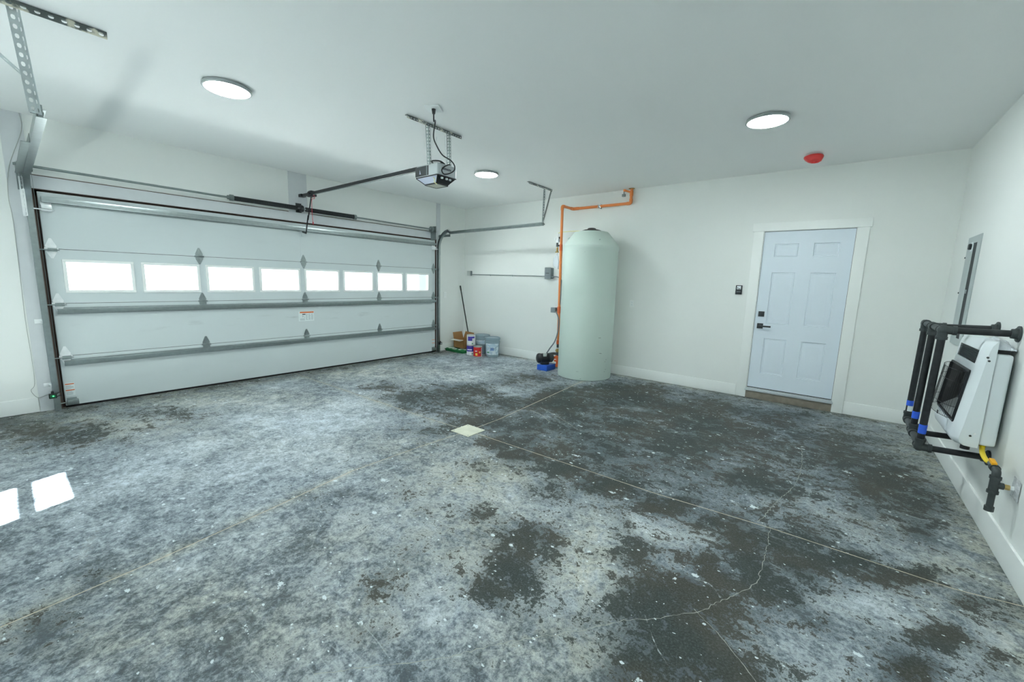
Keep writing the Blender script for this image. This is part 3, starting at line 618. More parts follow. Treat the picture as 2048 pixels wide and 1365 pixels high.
# ================================================================== garage door
gd = thing('door_1', 'wide white sectional garage door with a row of eight windows', 'garage door', (0, (DY0+DY1)/2, 0), kind='structure')
TH = 0.045
WIN_C = [-5.4985+0.6092*i for i in range(8)]; WW, WZ0, WZ1 = 0.49, 1.243, 1.530
for k in range(4):
    z0, z1 = SEC*k+(0.022 if k == 0 else 0.002), SEC*(k+1)-0.002
    mb = MB()
    if k != 2: mb.box((-TH, DY0, z0), (0, DY1, z1), 0.002, 1)
    else:
        ys = DY0
        mb.box((-TH, DY0, z0), (0, DY1, WZ0-0.016)).box((-TH, DY0, WZ1+0.016), (0, DY1, z1))
        for c in WIN_C:
            mb.box((-TH, ys, WZ0-0.016), (0, c-WW/2-0.016, WZ1+0.016)); ys = c+WW/2+0.016
        mb.box((-TH, ys, WZ0-0.016), (0, DY1, WZ1+0.016))
    # steel end stiles, folded tongue along the joint
    sec = mb.build('door_section', 'steel_door', gd, smooth=0)
    st = MB()
    for ya, yb in ((DY0+0.004, DY0+0.085), (DY1-0.085, DY1-0.004)): st.box((0, ya, z0+0.004), (0.0022, yb, z1-0.004))
    st.build('end_stile', 'steel_door', sec, smooth=0)
    if k == 2:
        for c in WIN_C:
            fr = MB(); a, b = c-WW/2, c+WW/2; e = 0.028
            for lo, hi in (((-0.03, a-e, WZ0-e), (0.010, b+e, WZ0)), ((-0.03, a-e, WZ1), (0.010, b+e, WZ1+e)), ((-0.03, a-e, WZ0), (0.010, a, WZ1)), ((-0.03, b, WZ0), (0.010, b+e, WZ1))): fr.box(lo, hi, 0.004, 2)
            fr.build('window_frame', 'trim', sec)
            MB().box((-0.030, a, WZ0), (-0.024, b, WZ1)).build('window_pane', 'glass', sec, smooth=0)
    if k == 1:   # printed warning label
        y0, y1, zl0, zl1 = -3.447, -3.218, 0.775, 0.922
        MB().box((0.0002, y0, zl0), (0.0010, y1, zl1)).build('warning_label', 'label_white', sec, smooth=0)
        MB().box((0.0010, y0+0.02, zl1-0.024), (0.0016, y1-0.004, zl1-0.004)).build('warning_bar', 'orange_ink', sec, smooth=0)
        bk = MB().box((0.0010, y0+0.055, zl1-0.050), (0.0016, y0+0.10, zl1-0.036))
        bk.beam((0.0013, y0+0.058, zl1-0.062), (0.0013, y0+0.092, zl1-0.095), 0.0006, 0.013, (1, 0, 0)).beam((0.0013, y0+0.058, zl1-0.062), (0.0013, y0+0.056, zl1-0.088), 0.0006, 0.008, (1, 0, 0))
        bk.build('warning_pictogram', 'black_ink', sec, smooth=0)
        tx = MB()
        for r_ in range(8):
            for c_ in range(3):
                yy = y0+0.105+c_*0.040
                if random.random() < 0.85: tx.box((0.0010, yy, zl1-0.042-r_*0.012), (0.0014, yy+0.034*random.uniform(.6, 1), zl1-0.037-r_*0.012))
        for r_ in range(3): tx.box((0.0010, y0+0.02, zl1-0.11-r_*0.012), (0.0014, y0+0.09, zl1-0.105-r_*0.012))
        tx.build('warning_text', 'grey_ink', sec, smooth=0)
    if k == 0:   # two small caution labels on the left stile, right stile
        for yc in (DY0+0.045, DY1-0.045):
            MB().box((0.0022, yc-0.035, 0.125), (0.0028, yc+0.035, 0.262)).build('caution_label', 'label_white', sec, smooth=0)
            MB().box((0.0028, yc-0.033, 0.246), (0.0034, yc+0.033, 0.256)).box((0.0028, yc-0.033, 0.180), (0.0034, yc+0.033, 0.190)).build('caution_bar', 'orange_ink', sec, smooth=0)
            t_ = MB()
            for q in range(4):
                for zb_ in (0.230, 0.166): t_.box((0.0028, yc-0.030, zb_-q*0.010), (0.0032, yc+0.030*random.uniform(.3, 1), zb_-q*0.010+0.004))
            t_.build('caution_text', 'grey_ink', sec, smooth=0)
MB().box((-TH, DY0, 0.001), (-0.004, DY1, 0.022)).build('bottom_seal', 'seal', gd, smooth=0)
mud = MB().box((-TH+0.004, DY0+0.003, SEC-0.003), (-0.006, DY1-0.003, SEC+0.003)).box((-TH+0.004, DY0+0.003, 2*SEC-0.003), (-0.006, DY1-0.003, 2*SEC+0.003)).box((-TH+0.004, DY0+0.003, 3*SEC-0.003), (-0.006, DY1-0.003, 3*SEC+0.003))
mud.build('section_joint', 'seal', gd, smooth=0)
def strut(zc, h, y0, y1):
    pr = [(0.001, zc-h*0.75), (0.003, zc-h*0.75), (0.004, zc-h*0.48), (0.050, zc-h*0.42), (0.050, zc-h*0.22), (0.053, zc-h*0.22), (0.054, zc+h*0.22), (0.050, zc+h*0.24), (0.050, zc+h*0.42), (0.004, zc+h*0.48), (0.003, zc+h*0.75), (0.001, zc+h*0.75)]
    return MB().prism(pr, 1, y0, y1)
strut(2.128, 0.052, DY0+0.02, DY1-0.02).build('strut', 'galv', gd, smooth=30)
strut(1.028, 0.048, DY0+0.03, DY1-0.02).build('strut', 'galv', gd, smooth=30)
strut(0.482, 0.048, DY0+0.03, DY1-0.02).build('strut', 'galv', gd, smooth=30)
# hinges: two kite leaves and a knuckle
def hinge_mesh():
    m = MB(); t = 0.003
    up = [(-0.034, 0.004), (0.034, 0.004), (0.039, 0.030), (0.008, 0.104), (-0.008, 0.104), (-0.039, 0.030)]
    m.prism([(y, z) for y, z in up], 0, 0.0025, 0.0025+t); m.prism([(y, -z*0.92) for y, z in reversed(up)], 0, 0.0025, 0.0025+t)
    m.cyl((0.014, -0.048, 0), (0.014, 0.048, 0), 0.009, seg=12); m.box((0.003, -0.045, -0.010), (0.016, 0.045, 0.010))
    for z in (0.03, 0.08, -0.03, -0.075): m.cyl((0.005, 0, z), (0.012, 0, z), 0.006, seg=6)
    return m
hx = [DY0+0.045]+[DY0+(DY1-DY0)*q for q in (0.25, 0.5, 0.75)]+[DY1-0.045]
h0 = h1 = None
base = WLOC[gd.name]
for s_ in (3, 2, 1):
    for q, y in enumerate(hx):
        loc = Vector((0, y, s_*SEC))-base
        if h0 is None: h0 = hinge_mesh().build('hinge', 'galv_bright', None, origin=Vector((0, 0, 0))); h0.parent = gd; h0.location = loc
        elif q == 0: share('hinge', h0, gd, loc)
        elif h1 is None: h1 = hinge_mesh().build('hinge', 'galv', None, origin=Vector((0, 0, 0))); h1.parent = gd; h1.location = loc
        else: share('hinge', h1, gd, loc)
# rollers with their shafts into the tracks, top brackets, bottom brackets
for s_ in (3, 2, 1):
    for y, d in ((DY0, -1), (DY1, 1)):
        z = s_*SEC-0.012
        MB().cyl((0.034, y-d*0.10, z), (0.034, y+d*0.06, z), 0.0055, seg=8).cyl((0.034, y+d*0.047, z), (0.034, y+d*0.062, z), 0.020, seg=14).box((0.002, y-d*0.085, z-0.018), (0.030, y-d*0.02, z+0.018)).build('roller', 'galv', gd)
for y, d in ((DY0, 1), (DY1, -1)):
    lo, hi = sorted((y+d*0.012, y+d*0.085))
    b = MB().box((0.003, lo, 2.02), (0.006, hi, 2.11)).box((0.006, lo, 2.045), (0.045, hi, 2.085), 0.004).cyl((0.055, y-d*0.06, 2.035), (0.055, y+d*0.10, 2.035), 0.006, seg=8).box((0.006, lo, 2.022), (0.06, hi, 2.027))
    b.build('top_bracket', 'galv_bright', gd)
    b = MB().box((0.003, lo, 0.025), (0.007, hi, 0.105)).box((0.007, lo-0.004, 0.032), (0.050, hi+0.012, 0.088), 0.008).cyl((0.028, y-d*0.06, 0.06), (0.028, y+d*0.06, 0.06), 0.0055, seg=8)
    b.build('bottom_bracket', 'galv', gd)
# operator plate in the middle of the top section
MB().box((0.0005, -3.375, 1.70), (0.004, -3.305, 2.10)).box((0.004, -3.36, 2.03), (0.035, -3.32, 2.075)).build('operator_bracket', 'steel_door', gd, smooth=0)

# ================================================================== torsion spring shaft
sp = thing('torsion_spring', 'long steel torsion shaft with black oily springs above the garage door', 'spring', (0.10, -3.45, 2.42))
SZ = 2.415
MB().cyl((0.10, -6.008, SZ+0.008), (0.10, -0.895, SZ-0.022), 0.0127, seg=14).build('shaft', 'galv_dull', sp)
def sz(y): return SZ+0.008-0.030*(y+6.008)/5.11
for a, b in ((-4.235, -3.44), (-3.32, -2.56)):
    m = MB(); n = int((b-a)/0.0085); pr = []
    m.cyl((0.10, a, sz(a)), (0.10, b, sz(b)), 0.027, seg=18)
    for i in range(n):
        y = a+(b-a)*(i+0.5)/n; pr += [(0.0275, y-0.003-a), (0.0315, y-a), (0.0275, y+0.003-a)]
    m.lathe((0.10, a, sz((a+b)/2)), pr, seg=16, axis=(0, 1, 0))
    m.build('spring_coil', 'spring', sp)
for y in (-4.245, -2.55): MB().cyl((0.10, y-0.02, sz(y)), (0.10, y+0.02, sz(y)), 0.038, seg=18).cyl((0.10, y-0.045, sz(y)), (0.10, y-0.02, sz(y)), 0.026, seg=16).build('winding_cone', 'galv_dull', sp)
MB().box((0.012, -3.42, 2.36), (0.016, -3.34, 2.49)).box((0.016, -3.384, 2.385), (0.13, -3.378, 2.455)).cyl((0.10, -3.40, sz(-3.38)), (0.10, -3.36, sz(-3.38)), 0.045, seg=18).build('center_bearing', 'spring', sp)
for y in (-5.965, -0.925):
    d = 1 if y < -3 else -1
    m = MB(); c = Vector((0.10, y+d*0.05, sz(y)))
    m.lathe(c-Vector((0, 0.025, 0)), [(0.012, 0), (0.050, 0), (0.052, 0.006), (0.044, 0.012), (0.044, 0.040), (0.052, 0.046), (0.050, 0.050), (0.012, 0.050)], seg=22, axis=(0, 1, 0))
    m.build('cable_drum', 'galv_dull', sp)
for y in (-5.975, -0.905):
    m = MB().box((0.011, y-0.003, 2.20), (0.145, y+0.001, 2.455)).box((0.011, y-0.02, 2.20), (0.014, y+0.02, 2.455)).cyl((0.10, y-0.012, sz(y)), (0.10, y+0.012, sz(y)), 0.026, seg=16)
    m.build('end_bearing_plate', 'galv', sp)
for y, d in ((DY0, -1), (DY1, 1)):
    MB().tube([(0.057, y-d*(-0.02), sz(y)), (0.040, y+d*0.018, 1.2), (0.030, y+d*0.018, 0.075)], 0.0016, seg=6).build('lift_cable', 'galv_dull', sp)

# ================================================================== door tracks
def channel(path_in, y0, y1, depth, t=0.003):
    """C-section track: web at y1, flanges to y0; path_in: list of (x,z, nx,nz) inner edge with outward normal"""
    m = MB(); n = len(path_in); vs = []
    for (x, z, nx, nz) in path_in:
        for yy, k in ((y0, 0), (y1, 0), (y1, 1), (y0, 1), (y0, 1-t/depth), (y1-math.copysign(t, y1-y0), 1-t/depth), (y1-math.copysign(t, y1-y0), t/depth), (y0, t/depth)):
            vs.append((x+nx*depth*k, yy, z+nz*depth*k))
    fs = []
    for i in range(n-1):
        for k in range(8): fs.append((i*8+k, i*8+(k+1) % 8, (i+1)*8+(k+1) % 8, (i+1)*8+k))
    fs.append(tuple(range(7, -1, -1))); fs.append(tuple(range((n-1)*8, n*8)))
    return m.add(vs, fs)
def track_path(zend, xend):
    R = 0.31; x0 = 0.012; zt = 2.318
    p = [(x0, 0.0, 1, 0), (x0, 1.0, 1, 0), (x0, zt-R+0.045, 1, 0)]
    cx, cz = x0+R+0.045, zt-R+0.045
    for i in range(1, 10):
        a = PI/2*i/10; p.append((cx-(R+0.045)*math.cos(a), cz+(R+0.045)*math.sin(a), math.cos(a), -math.sin(a)))
    p += [(cx, zt+0.045, 0, -1), (cx+0.6, zt+0.045+(zend-zt)*0.3, 0, -1), (xend, zend+0.045, 0, -1)]
    return p
tr = thing('door_track', 'right galvanised door track curving into a horizontal rail near the tank', 'track', (0.03, -0.745, 0))
channel(track_path(2.352, 2.50), -0.768, -0.724, 0.05).build('track', 'galv', tr, smooth=40)
for z in (0.28, 0.95, 1.62): MB().box((0.010, -0.724, z-0.03), (0.013, -0.68, z+0.03)).box((0.010, -0.724, z-0.03), (0.05, -0.721, z+0.03)).build('jamb_bracket', 'galv', tr)
MB().box((0.010, -0.722, 1.93), (0.060, -0.718, 2.14)).box((0.010, -0.722, 1.93), (0.013, -0.69, 2.14)).build('flag_bracket', 'galv_dull', tr)
MB().box((0.012, -0.722, 2.27), (0.34, -0.719, 2.315)).build('track_angle', 'galv_dull', tr)
MB().perf((2.545, -1.24, H-0.004), (0, 1, 0), (1, 0, 0), 0.62, 0.034).perf((2.562, -1.24, H-0.018), (0, 1, 0), (0, 0, 1), 0.62, 0.030).build('ceiling_angle', 'galv_mud', tr)
MB().perf((2.475, -0.722, 2.35), (0.008, 0.0, 0.555), (1, 0, 0), 0.55, 0.034).perf((2.492, -0.739, 2.35), (0.008, 0, 0.555), (0, 1, 0), 0.55, 0.034).build('hanger', 'galv', tr)
MB().beam((2.555, -0.635, H-0.02), (2.478, -0.715, 2.43), 0.030, 0.004, (1, 0, 0)).build('brace', 'galv_dull', tr)
MB().cyl((2.49, -0.77, 2.374), (2.49, -0.700, 2.374), 0.012, seg=8).build('bolt', 'galv_dull', tr)

tl = thing('door_track', 'left galvanised door track running from the floor towards the camera', 'track', (0.03, -5.94, 0))
channel(track_path(2.362, 2.42), -5.915, -5.960, 0.05).build('track', 'galv', tl, smooth=40)
for z in (0.27, 0.93): MB().box((0.010, -6.012, z-0.022), (0.013, -5.96, z+0.022), 0.001).box((0.010, -5.963, z-0.022), (0.05, -5.960, z+0.022)).cyl((0.013, -5.99, z-0.008), (0.020, -5.99, z-0.008), 0.007, seg=6).cyl((0.03, -5.960, z), (0.03, -5.972, z), 0.008, seg=6).build('jamb_bracket', 'galv_bright', tl)
MB().box((0.010, -5.966, 1.955), (0.065, -5.962, 2.33)).box((0.010, -5.985, 1.955), (0.013, -5.962, 2.33)).build('flag_bracket', 'galv_bright', tl)
MB().perf((0.10, -5.972, 1.955), (0, 0, 1), (0, 1, 0), 0.36, 0.03, hr=0.006, hl=0.016).build('slotted_strap', 'galv_bright', tl)
MB().box((0.16, -5.964, 2.335), (1.72, -5.961, 2.395)).box((0.16, -6.005, 2.333), (1.72, -5.961, 2.336)).build('track_angle', 'galv_dull', tl)
MB().perf((2.55, -6.60, H-0.004), (0, 1, 0), (1, 0, 0), 0.97, 0.045, pitch=0.05).perf((2.572, -6.60, H-0.024), (0, 1, 0), (0, 0, 1), 0.97, 0.040, pitch=0.05).build('ceiling_angle', 'galv_mud', tl)
_a, _b = Vector((2.53, -5.985, H-0.01)), Vector((2.425, -5.945, 2.37))
MB().perf(_b, _a-_b, (0.8, 0.3, 0), (_a-_b).length, 0.044, hr=0.011, pitch=0.045).perf(_b+Vector((0.015, -0.022, 0)), _a-_b, (-0.3, 0.8, 0), (_a-_b).length, 0.040, hr=0.010, pitch=0.045).build('hanger', 'galv_soft', tl)
_c, _d = Vector((2.45, -5.955, 2.53)), Vector((2.56, -6.36, H-0.01))
MB().perf(_c, _d-_c, (1, 0.2, 0), (_d-_c).length, 0.040, hr=0.010, pitch=0.05).build('brace', 'galv_soft', tl)
MB().cyl((2.40, -5.98, 2.385), (2.40, -5.925, 2.385), 0.010, seg=8).box((2.385, -5.95, 2.36), (2.42, -5.93, 2.43)).build('bolt', 'galv_dull', tl)

# safety sensors
for y, d, lab, z in ((-5.963, -1, 'safety sensor with a lit green lens on the left door track', 0.165), (-0.735, 1, 'small black safety sensor at the foot of the right door track', 0.175)):
    s_ = thing('safety_sensor', lab, 'sensor', (0.06, y, z), 'door safety sensors')
    MB().box((0.066, y-0.028, z-0.024), (0.112, y+0.028, z+0.024), 0.006).build('housing', 'black_plastic', s_)
    MB().box((0.111, y-0.020, z-0.016), (0.115, y+0.020, z+0.016), 0.002).build('lens', 'green_lens' if d < 0 else 'nickel', s_)
    if d < 0: MB().cyl((0.114, y+0.002, z+0.002), (0.117, y+0.002, z+0.002), 0.007, seg=12).build('indicator', 'green_led', s_)
    MB().beam((0.075, y-d*0.026, z+0.015), (0.075, y-d*0.062, z+0.035), 0.012, 0.006).beam((0.075, y-d*0.026, z-0.015), (0.075, y-d*0.062, z-0.005), 0.012, 0.006).build('bracket', 'black_plastic', s_)
    MB().cyl((0.085, y, z+0.023), (0.085, y, z+0.046), 0.010, seg=8).build('wing_nut', 'black_plastic', s_)
wv = [(0.016, -5.921, H-0.003), (0.016, -5.922, 2.75), (0.016, -6.03, 2.40), (0.014, -6.060, 2.13), (0.014, -6.052, 1.90), (0.014, -6.060, 1.39), (0.014, -6.068, 0.95), (0.014, -6.064, 0.55), (0.014, -6.069, 0.30), (0.018, -6.098, 0.24), (0.018, -6.085, 0.19), (0.018, -6.062, 0.155), (0.02, -6.03, 0.158), (0.03, -5.99, 0.172)]
o = MB().tube(wv, 0.0022, seg=6, smooth=5).build('sensor_wire', 'wire'); o['label'] = 'thin grey wire running down the left board to the sensor'; o['category'] = 'wire'

# ================================================================== opener
op = thing('garage_door_opener', 'silver and black garage door opener hung under the ceiling on a long rail', 'opener', (2.97, -3.34, H))
X0, X1, Y0, Y1, Z0, Z1 = 2.80, 3.13, -3.465, -3.215, 2.462, 2.578
MB().box((X0, Y0, Z0), (X1, Y1, Z1), 0.022, 4).box((X0+0.02, Y0+0.03, Z1-0.01), (X1-0.03, Y1-0.03, Z1+0.008), 0.008, 3).build('housing', 'opener_grey', op)
MB().box((X0-0.004, Y0-0.003, Z0+0.012), (X0+0.20, Y0+0.02, Z1-0.012), 0.006).box((X0-0.004, Y0+0.002, Z0+0.012), (X0+0.02, Y1-0.01, Z1-0.012), 0.004).build('dark_side_panel', 'opener_dark', op)
MB().box((X0+0.17, Y0-0.0045, Z0+0.014), (X0+0.176, Y0, Z1-0.014)).build('seam', 'grey_ink', op)
MB().prism([(X0+0.07, Z1-0.045), (X0+0.085, Z1-0.085), (X0+0.065, Z1-0.085)], 1, Y0-0.0050, Y0-0.003).build('logo_mark', 'lens', op, smooth=0)
# tapered light lens below
tp = MB(); a = [(X0+0.005, Y0+0.004), (X1-0.005, Y0+0.004), (X1-0.005, Y1-0.004), (X0+0.005, Y1-0.004)]; b = [(X0+0.085, Y0+0.05), (X1-0.075, Y0+0.05), (X1-0.075, Y1-0.05), (X0+0.085, Y1-0.05)]
def frustum(a, b, za, zb): return [(*p, za) for p in a]+[(*p, zb) for p in b]
fv = frustum(a, b, Z0+0.004, 2.402)
MB().add(fv, [(0, 1, 5, 4)]).add(fv, [(3, 0, 4, 7)]).add([(p[0], p[1], p[2]) for p in fv], [(2, 3, 7, 6)]).build('light_lens', 'lens', op, smooth=0)
MB().add(fv, [(1, 2, 6, 5), (0, 1, 2, 3)]).build('motor_end', 'black_plastic', op, smooth=0)
MB().box((b[0][0], b[0][1], 2.397), (b[2][0], b[2][1], 2.404)).build('bottom_lens', 'lens_beige', op, smooth=0)
fr = MB()
for p, q in zip(b, b[1:]+b[:1]): fr.beam((*p, 2.400), (*q, 2.400), 0.010, 0.012)
for p, q in ((a[0], a[1]), (a[3], a[0]), (a[1], a[2])): fr.beam((*p, Z0+0.002), (*q, Z0+0.002), 0.010, 0.008)
fr.beam((*a[1], Z0), (*b[1], 2.402), 0.008, 0.008).beam((*a[0], Z0), (*b[0], 2.402), 0.008, 0.008)
fr.build('lens_frame', 'black_plastic', op, smooth=0)
MB().tube([(X1-0.09, Y0+0.02, Z0-0.01), (X1-0.055, Y0+0.012, Z0-0.035), (X1-0.08, Y0+0.03, Z0-0.055), (X1-0.06, Y0+0.045, Z0-0.075)], 0.004, seg=6, smooth=4).build('antenna_wire', 'yellow_tube', op)
for yy in (Y0+0.06, Y0+0.12, Y0+0.165): MB().cyl((X1-0.012, yy, Z0-0.018), (X1+0.006, yy, Z0-0.022), 0.010, seg=10).build('button', 'opener_grey', op)
MB().box((X1-0.0005, Y0+0.055, Z1-0.056), (X1+0.003, Y0+0.170, Z1-0.040)).build('terminal_label', 'black_plastic', op, smooth=0)
pl = MB()
for k in range(6): pl.box((X1+0.003, Y0+0.060+k*0.018, Z1-0.052), (X1+0.004, Y0+0.070+k*0.018, Z1-0.046))
pl.build('terminal', 'lens', op, smooth=0)
MB().tube([(3.00, -3.40, Z1+0.008), (2.985, -3.41, Z1+0.040), (3.06, -3.375, Z1+0.036), (3.10, -3.345, Z1+0.006)], 0.007, seg=8, smooth=4).box((2.99, -3.38, Z1+0.006), (3.08, -3.33, Z1+0.022), 0.005).build('hang_loop', 'black_plastic', op)
# rail, chain, trolley, arm
RZ = 2.598
MB().box((0.055, -3.356, RZ-0.018), (X0+0.10, -3.324, RZ+0.020), 0.004).build('rail', 'black_metal', op)
MB().beam((0.34, -3.362, RZ-0.026), (X0+0.02, -3.362, RZ-0.034), 0.004, 0.005).build('chain', 'galv', op)
MB().box((0.012, -3.375, RZ-0.02), (0.10, -3.305, RZ+0.02), 0.003).cyl((0.085, -3.38, RZ), (0.085, -3.30, RZ), 0.012, seg=10).build('header_bracket', 'black_metal', op)
MB().box((0.28, -3.375, RZ-0.045), (0.42, -3.305, RZ-0.014), 0.006).cyl((0.33, -3.385, RZ), (0.33, -3.295, RZ), 0.022, seg=12).box((0.30, -3.37, RZ+0.015), (0.39, -3.31, RZ+0.034), 0.005).build('trolley', 'black_metal', op)
MB().beam((0.33, -3.34, RZ-0.03), (0.205, -3.34, 2.25), 0.022, 0.007, (0, 1, 0)).beam((0.225, -3.346, 2.31), (0.135, -3.346, 2.062), 0.024, 0.007, (0, 1, 0)).beam((0.14, -3.346, 2.068), (0.025, -3.346, 2.092), 0.022, 0.007, (0, 1, 0)).build('arm', 'black_metal', op)
MB().tube([(0.37, -3.345, RZ-0.05), (0.43, -3.355, RZ-0.03), (0.40, -3.33, RZ-0.07), (0.36, -3.35, RZ-0.085), (0.355, -3.35, 2.33), (0.36, -3.345, 2.20)], 0.0035, seg=6, smooth=5).cyl((0.36, -3.345, 2.21), (0.36, -3.345, 2.175), 0.009, 0.006, seg=8).build('release_cord', 'red_cord', op)
# ceiling angle and two perforated hangers
MB().perf((3.075, -3.785, H-0.004), (0, 1, 0), (1, 0, 0), 0.67, 0.030, pitch=0.032, hr=0.008).perf((3.090, -3.785, H-0.017), (0, 1, 0), (0, 0, 1), 0.67, 0.028, pitch=0.032, hr=0.008).build('ceiling_angle', 'galv_mud', op)
for top, bot in (((3.07, -3.545, H-0.01), (3.00, -3.468, 2.57)), ((3.075, -3.285, H-0.01), (3.06, -3.262, 2.57))):
    t_, b_ = Vector(top), Vector(bot); u = t_-b_
    MB().perf(b_, u, (1, 0.3, 0), u.length, 0.030, pitch=0.028, hr=0.008).perf(b_+Vector((0.016, 0.012, 0)), u, (-0.3, 1, 0), u.length, 0.026, pitch=0.028, hr=0.008).build('hanger', 'galv_dull', op)
MB().tube([(3.39, -3.735, H-0.03), (3.375, -3.72, H-0.10), (3.30, -3.64, 2.85), (3.20, -3.575, 2.76), (3.19, -3.525, 2.69), (3.20, -3.465, 2.625), (3.21, -3.37, 2.598), (3.215, -3.325, 2.56), (3.20, -3.315, 2.52), (3.165, -3.345, 2.49), (3.15, -3.40, 2.475), (3.145, -3.425, 2.505), (3.14, -3.39, 2.545), (3.15, -3.34, 2.575), (3.135, -3.31, 2.585)], 0.006, seg=8, smooth=6).build('power_cord', 'black_plastic', op)
MB().cyl((3.39, -3.735, H-0.008), (3.388, -3.733, H-0.05), 0.018, 0.012, seg=14).build('plug', 'black_plastic', op)
for wp in ([(3.06, -3.49, H-0.03), (3.055, -3.485, 2.74), (3.07, -3.48, 2.70)], [(3.10, -3.45, H-0.10), (3.09, -3.45, 2.72), (3.10, -3.43, 2.69)], [(3.05, -3.30, H-0.04), (3.05, -3.295, 2.75), (3.04, -3.27, 2.62)]): MB().tube(wp, 0.003, seg=6).build('bell_wire', 'white_plastic', op)
co = thing('ceiling_outlet', 'white square ceiling outlet plate above the opener', 'outlet', (3.385, -3.73, H))
MB().obox((3.385, -3.73, H-0.006), (0.125, 0.125, 0.012), ((1, 0.6, 0), (-0.6, 1, 0), (0, 0, 1)), 0.002).build('plate', 'white_plastic', co)
MB().cyl((3.375, -3.72, H-0.012), (3.375, -3.72, H-0.015), 0.018, seg=14).build('socket', 'white_plastic', co)

# ================================================================== ceiling lights
LP = [(2.345, -4.93, 'round white ceiling light nearest the camera side of the garage door'), (2.341, -1.915, 'round white ceiling light farthest away, near the tank'),
      (5.618, -1.940, 'round white ceiling light on the right before the red detector'), (5.618, -4.93, 'round white ceiling light above the camera')]
cl = None
for x, y, lab in LP:
    if cl is None:
        cl = thing('ceiling_light', lab, 'ceiling light', (x, y, H), 'round ceiling lights')
        MB().lathe((x, y, H), [(0.0, 0), (0.150, 0), (0.162, -0.004), (0.165, -0.024), (0.161, -0.030), (0.152, -0.030), (0.150, -0.026)], seg=56).build('rim', 'nickel', cl)
        MB().lathe((x, y, H), [(0.1495, -0.024), (0.148, -0.030), (0.10, -0.0325), (0.0, -0.033)], seg=56).build('diffuser', 'led', cl)
    else: dup(cl, (x, y, H), lab)
# smoke detector under a red dust cover
sd = thing('smoke_detector', 'smoke detector under a red plastic dust cover on the ceiling', 'smoke detector', (5.885, -0.56, H))
MB().lathe((5.885, -0.56, H), [(0, 0), (0.075, 0), (0.078, -0.006), (0.072, -0.014), (0, -0.014)], seg=32).build('base', 'smoke_ring', sd)
cv = MB(); sg = 26; pr_c = [(0.074, -0.012), (0.088, -0.016), (0.090, -0.032), (0.080, -0.060), (0.058, -0.090), (0.030, -0.108), (0.0, -0.112)]; vs = []; fs = []
for r, z in pr_c:
    for k in range(sg):
        a_ = 2*PI*k/sg; w_ = 1+0.16*mnoise.noise(Vector((math.cos(a_)*1.4, math.sin(a_)*1.4, z*18)))
        vs.append((5.885+math.cos(a_)*r*w_+0.20*(-z-0.012), -0.560+math.sin(a_)*r*w_-0.35*(-z-0.012), H+z*0.80*(1+0.10*math.cos(a_*2))))
for i in range(len(pr_c)-1):
    for k in range(sg): fs.append((i*sg+k, i*sg+(k+1) % sg, (i+1)*sg+(k+1) % sg, (i+1)*sg+k))
cv.add(vs, fs).build('dust_cover', 'red_cover', sd, smooth=25)

# ================================================================== water tank
TX, TY = 3.205, -0.455
tk = thing('water_tank', 'tall pale green plastic water tank against the back wall', 'tank', (TX, TY, 0))
MB().lathe((TX, TY, 0), [(0, 0.001), (0.405, 0.001), (0.416, 0.008), (0.419, 0.02), (0.419, 0.5), (0.417, 1.2), (0.418, 1.955), (0.424, 1.975), (0.427, 2.000), (0.424, 2.022), (0.412, 2.034), (0.404, 2.052), (0.262, 2.226), (0.245, 2.238), (0.225, 2.243), (0.165, 2.246), (0.160, 2.252), (0, 2.252)], seg=72).build('body', 'tank', tk, smooth=22)
MB().lathe((TX, TY, 0), [(0, 2.250), (0.140, 2.250), (0.145, 2.262), (0.120, 2.272), (0.065, 2.285), (0.060, 2.298), (0.045, 2.302), (0, 2.302)], seg=36).build('lid', 'black_plastic', tk)
MB().cyl((TX-0.30, TY-0.13, 2.13), (TX-0.315, TY-0.142, 2.155), 0.022, 0.018, seg=14).build('side_boss', 'tank', tk)
sc_ = MB()
for (az, z, l, tilt) in ((-0.62, 0.665, 0.05, 0.0), (-0.55, 0.43, 0.055, -0.004), (-0.28, 0.295, 0.04, 0.03), (-0.28, 0.14, 0.04, 0.035), (-1.35, 0.14, 0.02, 0.0)):
    for q in range(2):
        a1 = az+q*0.05; p = Vector((TX+0.4185*math.cos(a1), TY+0.4185*math.sin(a1), z+q*tilt))
        a2 = a1+l; r_ = Vector((TX+0.4185*math.cos(a2), TY+0.4185*math.sin(a2), z+q*tilt))
        MB().tube([p, r_], 0.0025, seg=5).build('scuff_mark', 'black_ink', tk)

# ================================================================== orange pipe run
PX, PY = 2.645, -0.40
pr_ = thing('sprinkler_pipe', 'orange plastic pipe rising beside the tank and along the back wall to the ceiling', 'pipe', (PX, PY, 0.5))
OR = 0.0215
MB().cyl((PX+0.015, PY, 0.47), (PX-0.02, PY, 2.67), OR, seg=18).build('riser', 'orange', pr_)
def elbow(pts, name='elbow', m='orange', r=0.026): MB().tube(bend(pts, 0.04), r, seg=16).build(name, m, pr_)
elbow([(PX-0.02, PY, 2.625), (PX-0.02, PY, 2.685), (PX-0.02, PY+0.06, 2.688)])
MB().cyl((PX-0.02, PY+0.04, 2.688), (PX-0.02, -0.07, 2.692), OR, seg=18).build('return_pipe', 'orange', pr_)
elbow([(PX-0.02, -0.12, 2.692), (PX-0.02, -0.06, 2.692), (PX+0.045, -0.06, 2.692)])
MB().cyl((PX+0.03, -0.06, 2.692), (3.60, -0.06, 2.693), OR, seg=18).build('wall_pipe', 'orange', pr_)
elbow([(3.57, -0.06, 2.693), (3.632, -0.06, 2.693), (3.632, -0.06, 2.755)])
MB().cyl((3.632, -0.06, 2.74), (3.632, -0.06, H-0.002), OR, seg=18).build('ceiling_drop', 'orange', pr_)
